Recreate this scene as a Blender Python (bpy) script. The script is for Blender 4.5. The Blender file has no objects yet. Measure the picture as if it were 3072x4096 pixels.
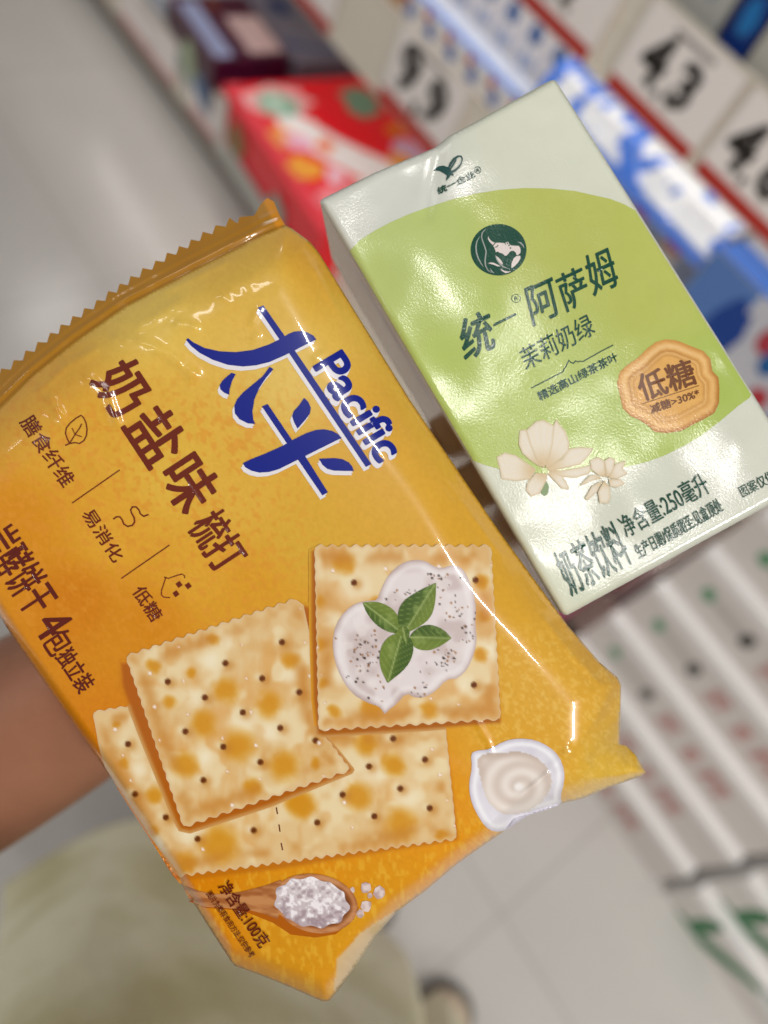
import bpy, bmesh, math, random
import numpy as np
from mathutils import Vector, Matrix
from mathutils.geometry import tessellate_polygon

random.seed(7)
scene = bpy.context.scene
COL = scene.collection
rad = math.radians

# ------------------------------------------------------------------ camera, light, exposure
F, CX, CY = 2871.0, 1536.0, 2048.0            # focal length and centre of the photograph, in its pixels
CAM_H = 1.35
_down = np.array([600 - CX, -(3700 - CY), -F]); UP = -_down / np.linalg.norm(_down)
_vp = -np.array([-5340 - CX, -(-8510 - CY), -F]); AX = _vp - UP * _vp.dot(UP); AX /= np.linalg.norm(AX)
if AX[0] < 0: AX = -AX
R = np.array([AX, np.cross(UP, AX), UP])       # camera axes -> room axes (x along the shelf, y into it, z up)
CAM = np.array([0.0, 0.0, CAM_H])

cam_data = bpy.data.cameras.new('camera')
cam = bpy.data.objects.new('camera', cam_data)
COL.objects.link(cam)
M = Matrix([list(R[i]) + [CAM[i]] for i in range(3)] + [[0, 0, 0, 1]])
cam.matrix_world = M
cam_data.sensor_fit = 'AUTO'
cam_data.sensor_width = 36.0
cam_data.lens = 36.0 * F / 4096.0
cam_data.clip_start = 0.01
cam_data.clip_end = 60.0
cam_data.dof.use_dof = True
cam_data.dof.focus_distance = 0.1665
cam_data.dof.aperture_fstop = 5.6
cam_data.dof.aperture_blades = 0
scene.camera = cam

world = bpy.data.worlds.new('World')
scene.world = world
world.use_nodes = True
world.node_tree.nodes['Background'].inputs[0].default_value = (0.98, 0.99, 1.0, 1)
world.node_tree.nodes['Background'].inputs[1].default_value = 0.20

def lamp(x, y, z, sx, sy, watt, rot=0.0, col=(1.0, 0.97, 0.93)):
    l = bpy.data.lights.new('area_lamp', 'AREA')
    l.shape = 'RECTANGLE'; l.size = sx; l.size_y = sy
    l.energy = watt; l.color = col
    o = bpy.data.objects.new('area_lamp', l); COL.objects.link(o)
    o.location = (x, y, z); o.rotation_euler = (0, 0, rot)
    return o
# rows of ceiling strip lamps over the aisle
lamp(0.08, -0.40, 2.75, 0.30, 0.06, 6.0, rot=rad(14))
lamp(0.74, -0.24, 2.75, 0.30, 0.06, 6.5, rot=rad(14))
lamp(-1.20, -0.72, 2.75, 1.00, 0.08, 3.0, rot=rad(14))
lamp(1.90, 0.15, 2.75, 1.00, 0.08, 44.0, rot=rad(14))
lamp(-3.69, 1.10, 2.75, 0.50, 0.07, 6.0, rot=rad(109))
lamp(-2.80, -1.12, 2.75, 1.00, 0.08, 1.5, rot=rad(14))
lamp(-1.30, -3.00, 2.70, 1.20, 0.10, 24.0, rot=rad(14))
lamp(-3.20, -2.60, 2.75, 1.00, 0.08, 4.0, rot=rad(14))
lamp(2.60, -2.00, 2.75, 1.00, 0.08, 30.0, rot=rad(14))

# added strip lights, unseen, under both shelf lips to brighten the goods below
lamp(-1.30, 0.985, 0.932, 2.40, 0.012, 1.1)
lamp(-1.30, 0.985, 0.637, 2.40, 0.012, 2.2)

vs = scene.view_settings
vs.view_transform = 'Standard'; vs.look = 'None'; vs.exposure = -0.06; vs.gamma = 1.0
vs.use_curve_mapping = False
scene.cycles.use_denoising = True
scene.cycles.max_bounces = 8
scene.cycles.caustics_reflective = False
scene.cycles.caustics_refractive = False
scene.cycles.sample_clamp_indirect = 4.0

# ------------------------------------------------------------------ helpers
def lin(c):
    c = np.asarray(c, float) / 255.0
    return np.where(c <= 0.04045, c / 12.92, ((c + 0.055) / 1.055) ** 2.4)

MATS = {}
def mat(name, rgb=(200, 200, 200), rough=0.5, attr=False, noise=None, bump=None, coat=0.0, spec=0.5, sss=0.0, metal=0.0):
    """rgb in 0..255; noise = (rgb2, scale, amount); bump = (scale, strength, distance)"""
    if name in MATS: return MATS[name]
    m = bpy.data.materials.new(name); m.use_nodes = True
    nt = m.node_tree; p = nt.nodes['Principled BSDF']
    c = tuple(lin(rgb)) + (1,)
    p.inputs['Base Color'].default_value = c
    p.inputs['Roughness'].default_value = rough
    p.inputs['Specular IOR Level'].default_value = spec
    p.inputs['Metallic'].default_value = metal
    if coat:
        p.inputs['Coat Weight'].default_value = coat; p.inputs['Coat Roughness'].default_value = 0.05
    if sss:
        p.inputs['Subsurface Weight'].default_value = sss
        p.inputs['Subsurface Scale'].default_value = 0.006
        p.inputs['Subsurface Radius'].default_value = (1.0, 0.4, 0.25)
    tc = nt.nodes.new('ShaderNodeTexCoord')
    src = None
    if attr:
        a = nt.nodes.new('ShaderNodeAttribute'); a.attribute_name = 'Col'
        src = a.outputs['Color']
    if noise:
        rgb2, sc, amt = noise[:3]; lo, hi = noise[3:] if len(noise) > 3 else (.38, .68)
        n = nt.nodes.new('ShaderNodeTexNoise'); n.inputs['Scale'].default_value = sc
        n.inputs['Detail'].default_value = 4
        nt.links.new(tc.outputs['Object'], n.inputs['Vector'])
        r = nt.nodes.new('ShaderNodeMapRange'); r.inputs['From Min'].default_value = lo; r.inputs['From Max'].default_value = hi
        r.inputs['To Max'].default_value = amt
        nt.links.new(n.outputs['Fac'], r.inputs['Value'])
        x = nt.nodes.new('ShaderNodeMix'); x.data_type = 'RGBA'
        nt.links.new(r.outputs['Result'], x.inputs['Factor'])
        if src: nt.links.new(src, x.inputs['A'])
        else: x.inputs['A'].default_value = c
        x.inputs['B'].default_value = tuple(lin(rgb2)) + (1,)
        src = x.outputs['Result']
    if src: nt.links.new(src, p.inputs['Base Color'])
    if bump:
        sc, st, di = bump
        n2 = nt.nodes.new('ShaderNodeTexNoise'); n2.inputs['Scale'].default_value = sc; n2.inputs['Detail'].default_value = 3
        nt.links.new(tc.outputs['Object'], n2.inputs['Vector'])
        b = nt.nodes.new('ShaderNodeBump'); b.inputs['Strength'].default_value = st; b.inputs['Distance'].default_value = di
        nt.links.new(n2.outputs['Fac'], b.inputs['Height'])
        nt.links.new(b.outputs['Normal'], p.inputs['Normal'])
    MATS[name] = m
    return m

def thing(name, label, cat, loc=(0, 0, 0), group=None):
    o = bpy.data.objects.new(name, None); COL.objects.link(o)
    o.location = loc; o.empty_display_size = 0.02
    o['label'] = label; o['category'] = cat
    if group: o['group'] = group
    return o

def link_mesh(name, verts, faces, material, parent=None, smooth=False, cols=None):
    me = bpy.data.meshes.new(name)
    v = np.asarray(verts, float)
    if parent is not None:
        off = np.array(root_loc(parent)); v = v - off
    me.from_pydata(v.tolist(), [], [list(map(int, f)) for f in faces])
    if cols is not None:
        a = me.color_attributes.new('Col', 'FLOAT_COLOR', 'POINT')
        c = np.ones((len(v), 4)); c[:, :3] = cols
        a.data.foreach_set('color', c.ravel())
    me.materials.append(material)
    if smooth: me.polygons.foreach_set('use_smooth', [True] * len(me.polygons))
    me.update()
    o = bpy.data.objects.new(name, me); COL.objects.link(o)
    if parent is not None: o.parent = parent
    return o

def root_loc(o):
    p = Vector((0, 0, 0))
    while o is not None:
        p = p + o.location; o = o.parent
    return tuple(p)

# -- points on the held things are measured as (x, y) in the photograph plus a depth along the optical axis
def campt(xy, d):
    xy = np.asarray(xy, float); d = np.asarray(d, float)
    c = np.stack([(xy[:, 0] - CX) / F * d, -(xy[:, 1] - CY) / F * d, -d], 1)
    return c @ R.T + CAM

def pip(pts, poly):
    x, y = pts[:, 0], pts[:, 1]; inside = np.zeros(len(pts), bool)
    n = len(poly)
    for i in range(n):
        x1, y1 = poly[i]; x2, y2 = poly[(i + 1) % n]
        if y1 == y2: continue
        c = ((y1 > y) != (y2 > y)) & (x < (x2 - x1) * (y - y1) / (y2 - y1) + x1)
        inside ^= c
    return inside

def nearest(pts, poly, closed=True):
    best = np.full(len(pts), 1e18); bp = np.array(pts, float)
    n = len(poly)
    for i in range(n if closed else n - 1):
        a = np.array(poly[i], float); b = np.array(poly[(i + 1) % n], float)
        ab = b - a; L = ab.dot(ab)
        if L == 0: continue
        t = np.clip(((pts - a) @ ab) / L, 0, 1)
        q = a + t[:, None] * ab
        d = ((pts - q) ** 2).sum(1)
        m = d < best
        best[m] = d[m]; bp[m] = q[m]
    return np.sqrt(best), bp

def patch(poly, step):
    poly = np.array(poly, float)
    x0, y0 = poly.min(0) - step; x1, y1 = poly.max(0) + step
    nx = int((x1 - x0) / step) + 2; ny = int((y1 - y0) / step) + 2
    gx = x0 + np.arange(nx) * step; gy = y0 + np.arange(ny) * step
    GX, GY = np.meshgrid(gx, gy)
    nodes = np.stack([GX.ravel(), GY.ravel()], 1)
    cc = np.stack([(GX[:-1, :-1] + step / 2).ravel(), (GY[:-1, :-1] + step / 2).ravel()], 1)
    keep = pip(cc, poly).reshape(ny - 1, nx - 1)
    cnt = np.zeros((ny, nx), int)
    for dy in (0, 1):
        for dx in (0, 1):
            cnt[dy:ny - 1 + dy, dx:nx - 1 + dx] += keep
    used = (cnt > 0).ravel(); border = ((cnt > 0) & (cnt < 4)).ravel()
    nb = nodes[border]
    if len(nb): nodes[border] = nearest(nb, poly)[1]
    idx = np.full(nx * ny, -1); idx[used] = np.arange(used.sum())
    J, I = np.nonzero(keep)
    a = J * nx + I
    faces = np.stack([idx[a], idx[a + nx], idx[a + nx + 1], idx[a + 1]], 1)   # y grows downwards: this order faces the camera
    return nodes[used], faces, border[used]

_rng = np.random.RandomState(3)
_T = _rng.rand(256, 256)
def vnoise(xy, scale, seed=0):
    u = xy[:, 0] / scale + seed * 17.3; v = xy[:, 1] / scale + seed * 9.1
    iu = np.floor(u).astype(int); iv = np.floor(v).astype(int)
    fu = u - iu; fv = v - iv
    fu = fu * fu * (3 - 2 * fu); fv = fv * fv * (3 - 2 * fv)
    g = lambda a, b: _T[a % 256, b % 256]
    return ((g(iu, iv) * (1 - fu) + g(iu + 1, iv) * fu) * (1 - fv) + (g(iu, iv + 1) * (1 - fu) + g(iu + 1, iv + 1) * fu) * fv)
def fnoise(xy, scale, seed=0, oct=3):
    s = 0; a = 1; t = 0
    for i in range(oct):
        s = s + a * vnoise(xy, scale / 2 ** i, seed + i * 3); t += a; a *= 0.55
    return s / t
def mixc(a, b, t):
    t = np.clip(t, 0, 1)[:, None]
    return np.asarray(a) * (1 - t) + np.asarray(b) * t
def sstep(a, b, x):
    t = np.clip((x - a) / (b - a), 0, 1); return t * t * (3 - 2 * t)
def idw(xy, ctrl, p=3.0):
    w = []; c = []
    for x, y, rgb in ctrl:
        w.append(1.0 / ((xy[:, 0] - x) ** 2 + (xy[:, 1] - y) ** 2 + 60.0 ** 2) ** (p / 2)); c.append(rgb)
    w = np.array(w); w /= w.sum(0)
    return w.T @ np.array(c, float)

# zoom frames used when measuring the photograph: (origin x, origin y, scale)
def Z(zf, pts): return [(zf[0] + x / zf[2], zf[1] + y / zf[2]) for x, y in pts]
Z2 = (0, 1300, 1.3825); Z3 = (600, 1100, 1.508); Z4 = (1100, 2000, 1.037); Z5 = (300, 2300, 1.3825); Z6 = (600, 3200, 1.508)
C1 = (1200, 300, 1.276); C2 = (1700, 900, 1.843); C3 = (1800, 1250, 1.3825); C4 = (1850, 1600, 1.3576); C5 = (1200, 0, 1.659); C6 = (1150, 600, 1.8427); C7 = (1880, 860, 6.91)

# ---- flat printed shapes: triangulate in picture units, cut on a fine grid, lay on a surface
def tri_poly(bm, poly, z=0.0):
    vs_ = [bm.verts.new((x, y, z)) for x, y in poly]
    for t in tessellate_polygon([[Vector((x, y, 0)) for x, y in poly]]):
        try: bm.faces.new([vs_[i] for i in t])
        except ValueError: pass

def tri_strip(bm, pts, w, z=0.0, closed=False):
    p = np.array(pts, float); n = len(p)
    L = []; Rr = []
    for i in range(n):
        if closed: a, b = p[i - 1], p[(i + 1) % n]
        else: a, b = p[max(i - 1, 0)], p[min(i + 1, n - 1)]
        t = (b - a) / (np.linalg.norm(b - a) + 1e-9); nn = np.array([-t[1], t[0]])
        ww = w[i] if hasattr(w, '__len__') else w
        k = 1.0
        if 0 < i < n - 1 or closed:
            s = p[i] - p[i - 1]; s /= np.linalg.norm(s) + 1e-9
            k = 1.0 / max(0.5, abs(s.dot(t)))
        L.append(bm.verts.new((*(p[i] + nn * ww / 2 * k), z))); Rr.append(bm.verts.new((*(p[i] - nn * ww / 2 * k), z)))
    for i in range(n if closed else n - 1):
        j = (i + 1) % n
        bm.faces.new((L[i], L[j], Rr[j], Rr[i]))

_text_cache = {}
def text_mesh(s, off=0.0, shear=0.0):
    k = (s, off, shear)
    if k in _text_cache: return _text_cache[k]
    c = bpy.data.curves.new('tmp_text', 'FONT'); c.body = s; c.offset = off; c.shear = shear; c.resolution_u = 5
    o = bpy.data.objects.new('tmp_text', c); COL.objects.link(o)
    bpy.context.view_layer.update()
    dg = bpy.context.evaluated_depsgraph_get()
    me = bpy.data.meshes.new_from_object(o.evaluated_get(dg))
    v = np.array([(q.co.x, q.co.y) for q in me.vertices]); f = [tuple(q.vertices) for q in me.polygons]
    bpy.data.objects.remove(o); bpy.data.curves.remove(c); bpy.data.meshes.remove(me)
    mn, mx = v.min(0), v.max(0)
    v = (v - mn) / np.maximum(mx - mn, 1e-6)
    _text_cache[k] = (v, f)
    return v, f

def add_text(bm, s, bl, br, tl, off=0.0, z=0.0):
    """off = extra stroke weight in picture units (overprinted a little to each side)"""
    v, f = text_mesh(s, 0.0)
    bl, br, tl = map(lambda q: np.array(q, float), (bl, br, tl))
    P = bl + v[:, :1] * (br - bl) + v[:, 1:] * (tl - bl)
    h = off / 2
    shifts = [(0, 0)] if off == 0 else [(h, 0), (-h, 0), (0, h), (0, -h)] + ([(h * .7, h * .7), (-h * .7, h * .7), (h * .7, -h * .7), (-h * .7, -h * .7)] if off > 8 else [])
    for k, (dx, dy) in enumerate(shifts):
        vv = [bm.verts.new((x + dx, y + dy, z + .12 * k)) for x, y in P]
        for q in f:
            try: bm.faces.new([vv[i] for i in q])
            except ValueError: pass

def lay(name, bm, depthf, lift, material, parent, cell=18.0):
    """lay a flat bmesh (picture units, z = extra lift in 0.01 mm) on the surface given by depthf"""
    bmesh.ops.triangulate(bm, faces=bm.faces[:])
    xs = [v.co.x for v in bm.verts]; ys = [v.co.y for v in bm.verts]
    for lo, hi, no in ((min(xs), max(xs), (1, 0, 0)), (min(ys), max(ys), (0, 1, 0))):
        k = math.floor(lo / cell) + 1
        while k * cell < hi:
            co = (k * cell, 0, 0) if no[0] else (0, k * cell, 0)
            bmesh.ops.bisect_plane(bm, geom=bm.verts[:] + bm.edges[:] + bm.faces[:], plane_co=co, plane_no=no)
            k += 1
    bm.verts.index_update()
    P = np.array([v.co[:] for v in bm.verts])
    faces = []
    for f in bm.faces:
        ids = [v.index for v in f.verts]
        a, b, c = P[ids[0]], P[ids[1]], P[ids[2]]
        ar = (b[0] - a[0]) * (c[1] - a[1]) - (b[1] - a[1]) * (c[0] - a[0])
        if ar > 0: ids.reverse()
        faces.append(ids)
    bm.free()
    d = depthf(P[:, :2]) - lift - P[:, 2] * 1e-5
    return link_mesh(name, campt(P[:, :2], d), faces, material, parent, smooth=True)

def art(name, poly, step, depthf, lift, painter, material, parent):
    xy, fc, _ = patch(poly, step)
    return link_mesh(name, campt(xy, depthf(xy) - lift), fc, material, parent, smooth=True, cols=lin(np.clip(painter(xy), 0, 255)))

def scallop(a, b, n, amp, inward=0):
    """points from a to b (b excluded) with n small round teeth standing outwards (left of a->b is outside)"""
    a = np.array(a, float); b = np.array(b, float); t = b - a; L = np.linalg.norm(t); t /= L
    nn = np.array([t[1], -t[0]])
    out = []
    for i in range(n):
        for k in range(6):
            s = (i + k / 6) / n
            h = amp * (abs(math.sin(math.pi * k / 6)) ** 1.7)
            out.append(tuple(a + t * L * s + nn * h))
    return out

# ------------------------------------------------------------------ setting: floor
def box_bm(bm, x0, x1, y0, y1, z0, z1, bev=0.0):
    g = bmesh.ops.create_cube(bm, size=1.0)
    for v in g['verts']:
        v.co = ((x0 + x1) / 2 + v.co.x * (x1 - x0), (y0 + y1) / 2 + v.co.y * (y1 - y0), (z0 + z1) / 2 + v.co.z * (z1 - z0))
    if bev > 0:
        ed = list({e for v in g['verts'] for e in v.link_edges})
        bmesh.ops.bevel(bm, geom=ed, offset=bev, segments=2, affect='EDGES', profile=0.5)

def bm_obj(name, bm, material, parent=None, smooth=False):
    me = bpy.data.meshes.new(name)
    if parent is not None:
        off = Vector(root_loc(parent))
        for v in bm.verts: v.co -= off
    bm.to_mesh(me); bm.free()
    me.materials.append(material)
    if smooth: me.polygons.foreach_set('use_smooth', [True] * len(me.polygons))
    o = bpy.data.objects.new(name, me); COL.objects.link(o)
    if parent is not None: o.parent = parent
    return o

def floor_material():
    m = bpy.data.materials.new('polished_grey_tile'); m.use_nodes = True
    nt = m.node_tree; p = nt.nodes['Principled BSDF']
    geo = nt.nodes.new('ShaderNodeTexCoord')
    mp = nt.nodes.new('ShaderNodeMapping'); mp.inputs['Location'].default_value = (1.27 * 1.25, -0.50 * 1.25, 0); mp.inputs['Scale'].default_value = (1.25, 1.25, 1.25)
    nt.links.new(geo.outputs['Object'], mp.inputs['Vector'])
    br = nt.nodes.new('ShaderNodeTexBrick'); br.offset = 0.0; br.squash = 1.0
    br.inputs['Scale'].default_value = 1.0; br.inputs['Brick Width'].default_value = 1.0; br.inputs['Row Height'].default_value = 1.0
    br.inputs['Mortar Size'].default_value = 0.004; br.inputs['Mortar Smooth'].default_value = 0.2
    br.inputs['Color1'].default_value = tuple(lin((206, 202, 197))) + (1,)
    br.inputs['Color2'].default_value = tuple(lin((209, 205, 200))) + (1,)
    br.inputs['Mortar'].default_value = tuple(lin((188, 184, 178))) + (1,)
    nt.links.new(mp.outputs['Vector'], br.inputs['Vector'])
    n = nt.nodes.new('ShaderNodeTexNoise'); n.inputs['Scale'].default_value = 3.0; n.inputs['Detail'].default_value = 5
    nt.links.new(geo.outputs['Object'], n.inputs['Vector'])
    x = nt.nodes.new('ShaderNodeMix'); x.data_type = 'RGBA'; x.blend_type = 'MULTIPLY'; x.inputs['Factor'].default_value = 0.25
    rr = nt.nodes.new('ShaderNodeValToRGB'); rr.color_ramp.elements[0].color = (.78, .78, .78, 1); rr.color_ramp.elements[1].color = (1, 1, 1, 1)
    rr.color_ramp.elements[0].position = 0.35; rr.color_ramp.elements[1].position = 0.65
    nt.links.new(n.outputs['Fac'], rr.inputs['Fac'])
    nt.links.new(br.outputs['Color'], x.inputs['A']); nt.links.new(rr.outputs['Color'], x.inputs['B'])
    nt.links.new(x.outputs['Result'], p.inputs['Base Color'])
    p.inputs['Roughness'].default_value = 0.21
    return m
bm = bmesh.new()
bmesh.ops.create_grid(bm, x_segments=4, y_segments=4, size=6)
fl = bm_obj('floor', bm, floor_material()); fl['kind'] = 'structure'

# ------------------------------------------------------------------ gondola shelf
SY = 0.95
cream = mat('cream_steel', (232, 222, 205), 0.45)
rail_m = mat('cream_plastic_rail', (232, 222, 206), 0.3)
shelf = thing('supermarket_shelf', 'cream steel supermarket shelf with price rails along the right side of the aisle', 'shelf', (-1.0, 1.2, 0))
bm = bmesh.new(); box_bm(bm, -4.2, 0.03, SY + 0.02, 1.62, 0.0, 0.075); bm_obj('plinth', bm, mat('plinth_steel', (150, 142, 132), 0.5), shelf)
bm = bmesh.new(); box_bm(bm, -4.2, 0.03, SY + 0.01, 1.62, 0.0755, 0.10, 0.002); bm_obj('base_deck', bm, cream, shelf)
bm = bmesh.new(); box_bm(bm, -4.2, 0.03, 1.622, 1.65, 0.0, 1.9); bm_obj('back_panel', bm, cream, shelf)
for z in (0.64, 0.935):
    bm = bmesh.new(); box_bm(bm, -4.2, 0.03, SY + 0.006, 1.619, z, z + 0.022, 0.002); bm_obj('shelf_board', bm, cream, shelf)
def rail(z0, z1, tilt):
    bm = bmesh.new()
    # a shallow channel: back face plus lips, leaning back at the top
    yb = SY + 0.002; yt = SY + 0.002 + tilt
    pr = [(yb, z0), (yb - 0.006, z0), (yb - 0.006, z0 + 0.006), (yb - 0.002, z0 + 0.007), (yt - 0.002, z1 - 0.007), (yt - 0.006, z1 - 0.006), (yt - 0.006, z1), (yt, z1)]
    A = [bm.verts.new((-4.2, y, z)) for y, z in pr]; B = [bm.verts.new((0.03, y, z)) for y, z in pr]
    n = len(pr)
    for i in range(n): bm.faces.new((A[i], A[(i + 1) % n], B[(i + 1) % n], B[i]))
    bm.faces.new(A[::-1]); bm.faces.new(B)
    bmesh.ops.recalc_face_normals(bm, faces=bm.faces[:])
    bm_obj('price_rail', bm, rail_m, shelf)
rail(0.085, 0.21, 0.012); rail(0.590, 0.730, 0.012); rail(0.885, 1.005, 0.012)
for x in (-4.2, 0.03):
    bm = bmesh.new(); box_bm(bm, x, x + 0.03, 1.05, 1.66, 0.0, 1.9, 0.002); bm_obj('upright', bm, cream, shelf)

white_card = mat('white_price_card', (250, 241, 236), 0.35)
red_print = mat('red_price_print', (190, 52, 40), 0.35)
pink_print = mat('faded_pink_price_print', (214, 150, 148), 0.4)
ink = mat('black_ink', (38, 30, 24), 0.5)
grey_ink = mat('grey_ink', (150, 142, 134), 0.5)

def on_front(bm, pts, y=None, lift=0.0, slope=None):
    pass

def price_tag(x0, x1, z0, z1, rail_z0, rail_z1, digits, label, red=red_print, group='price tags clipped in the shelf rails', extras=True):
    tl = 0.012 / (rail_z1 - rail_z0)
    yf = lambda z: SY - 0.0045 + (z - rail_z0) * tl
    t = thing('price_tag', label, 'price tag', ((x0 + x1) / 2, SY, z0), group)
    def quad_obj(name, a0, a1, b0, b1, dy, m, thick=0.001):
        v = [(a0, yf(b0) - dy, b0), (a1, yf(b0) - dy, b0), (a1, yf(b1) - dy, b1), (a0, yf(b1) - dy, b1)]
        v += [(x, y + thick, z) for x, y, z in v]
        f = [(0, 1, 2, 3), (7, 6, 5, 4), (0, 4, 5, 1), (1, 5, 6, 2), (2, 6, 7, 3), (3, 7, 4, 0)]
        return link_mesh(name, v, f, m, t)
    quad_obj('card', x0, x1, z0, z1, 0.002, white_card)
    H = z1 - z0; W = x1 - x0
    quad_obj('bottom_band', x0 + 0.002, x1 - 0.002, z0 + 0.001, z0 + H * 0.17, 0.0032, red, 0.0008)
    if extras:
        quad_obj('product_line', x0 + W * 0.3, x0 + W * 0.72, z1 - H * 0.12, z1 - H * 0.07, 0.0032, grey_ink, 0.0008)
        quad_obj('unit_line', x0 + W * 0.55, x0 + W * 0.62, z0 + H * 0.27, z0 + H * 0.33, 0.0032, grey_ink, 0.0008)
    if digits:
        for s, u0, u1, w0, w1 in digits:
            v, f = text_mesh(s, 0.045)
            P = [(x0 + W * (u0 + (u1 - u0) * a), 0, z0 + H * (w0 + (w1 - w0) * b)) for a, b in v]
            P = [(x, yf(z) - 0.0034, z) for x, _, z in P]
            link_mesh('price_numeral', P, f, ink, t)
    return t

price_tag(-0.572, -0.405, 0.888, 1.000, 0.885, 1.005, [('4', .16, .41, .30, .86), ('.', .42, .48, .26, .36), ('3', .53, .73, .32, .80)], 'white price tag reading 4.3 in black above a red band', )
price_tag(-0.390, -0.223, 0.888, 1.000, 0.885, 1.005, [('4', .08, .33, .28, .84), ('.', .34, .40, .24, .34), ('6', .45, .65, .30, .78)], 'white price tag cut by the right edge of the photo, its first numeral a 4')
price_tag(-0.784, -0.617, 0.888, 1.000, 0.885, 1.005, [('3', .10, .31, .30, .86), ('.', .345, .385, .25, .34), ('9', .44, .62, .28, .76)], 'white red-banded price tag cut by the top edge of the photo')
price_tag(-1.000, -0.800, 0.594, 0.726, 0.590, 0.730, [('9', .12, .40, .30, .92), (',', .44, .52, .16, .38), ('9', .56, .82, .28, .84)], 'white price tag reading 9,9 on the middle rail just above the red carton')
price_tag(-1.420, -1.180, 0.594, 0.726, 0.590, 0.730, [('8', .20, .38, .36, .80), ('.', .42, .46, .30, .38), ('5', .52, .68, .34, .72)], 'small white price tag left of the bare cream rail at the top edge')
price_tag(-0.480, -0.280, 0.594, 0.726, 0.590, 0.730, [('7', .20, .38, .36, .80), ('.', .42, .46, .30, .38), ('9', .52, .68, .34, .72)], 'white price tag on the middle rail hidden behind the held drink carton')
for i, x in enumerate((-2.55, -2.13, -1.71)):
    price_tag(x, x + 0.33, 0.09, 0.205, 0.085, 0.21, None,
              ('pale pink-banded tag on the lowest rail, cut by the top edge', 'pale pink-banded tag on the lowest rail, between its two neighbours', 'pale pink-banded tag on the lowest rail, nearest its bare cream stretch')[i], red=pink_print)

# ------------------------------------------------------------------ goods on the shelf
def pm(rgb, rough=0.28):
    return mat('printed_card_%d_%d_%d' % tuple(rgb), rgb, rough, bump=(60, 0.15, 0.002))
def goods(name, label, cat, x0, x1, y0, y1, z0, z1, rgb, decals=(), group=None, rotz=0.0, rough=0.28, bev=0.003):
    """a printed carton; decals: (face, u0, u1, v0, v1, rgb, name[, shape]) with u, v in 0..1 of the face"""
    cx_, cy_ = (x0 + x1) / 2, (y0 + y1) / 2
    t = thing(name, label, cat, (cx_, cy_, z0), group)
    bm = bmesh.new(); box_bm(bm, x0, x1, y0, y1, z0, z1, bev)
    bm_obj('carton_body', bm, pm(rgb, rough), t)
    for k, d in enumerate(decals):
        face, u0, u1, v0, v1, c, nm = d[:7]; shape = d[7] if len(d) > 7 else 'rect'
        lift = 0.0006 + 0.0003 * k
        if shape == 'rect': pts = [(u0, v0), (u1, v0), (u1, v1), (u0, v1)]
        elif shape == 'oval': pts = [((u0 + u1) / 2 + (u1 - u0) / 2 * math.cos(a), (v0 + v1) / 2 + (v1 - v0) / 2 * math.sin(a)) for a in np.linspace(0, 2 * math.pi, 20, endpoint=False)]
        elif shape == 'blob':
            rr = random.Random(k * 7 + int(abs(x0) * 1000))
            pts = [((u0 + u1) / 2 + (u1 - u0) / 2 * math.cos(a) * rr.uniform(.6, 1), (v0 + v1) / 2 + (v1 - v0) / 2 * math.sin(a) * rr.uniform(.6, 1)) for a in np.linspace(0, 2 * math.pi, 14, endpoint=False)]
        elif shape == 'swash':
            n = 12; top = []; bot = []
            for i in range(n + 1):
                s = i / n; u = u0 + (u1 - u0) * s; v = v0 + (v1 - v0) * (0.5 - 0.5 * math.cos(math.pi * s)); w = 0.07 + 0.05 * math.sin(math.pi * s)
                top.append((u, min(v + w, .98))); bot.append((u, max(v - w, .02)))
            pts = bot + top[::-1]
        elif isinstance(shape, tuple): pts = None
        P = None
        if pts is not None:
            if face == 'front': P = [(x0 + (x1 - x0) * u, y0 - lift, z0 + (z1 - z0) * v) for u, v in pts]
            elif face == 'top': P = [(x0 + (x1 - x0) * u, y0 + (y1 - y0) * v, z1 + lift) for u, v in pts]
            elif face == 'side': P = [(x1 + lift, y0 + (y1 - y0) * u, z0 + (z1 - z0) * v) for u, v in pts]
            link_mesh(nm, P, [list(range(len(P)))], pm(c, rough), t)
        else:
            s, up = shape                                     # lettering
            v, f = text_mesh(s, 0.02)
            if up: Q = [(u0 + (u1 - u0) * (1 - b), v0 + (v1 - v0) * a) for a, b in v]
            else: Q = [(u0 + (u1 - u0) * a, v0 + (v1 - v0) * b) for a, b in v]
            P = [(x0 + (x1 - x0) * a, y0 - lift, z0 + (z1 - z0) * b) for a, b in Q]
            link_mesh(nm, P, f, pm(c, rough), t)
    t.rotation_euler.z = rotz
    return t

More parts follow.
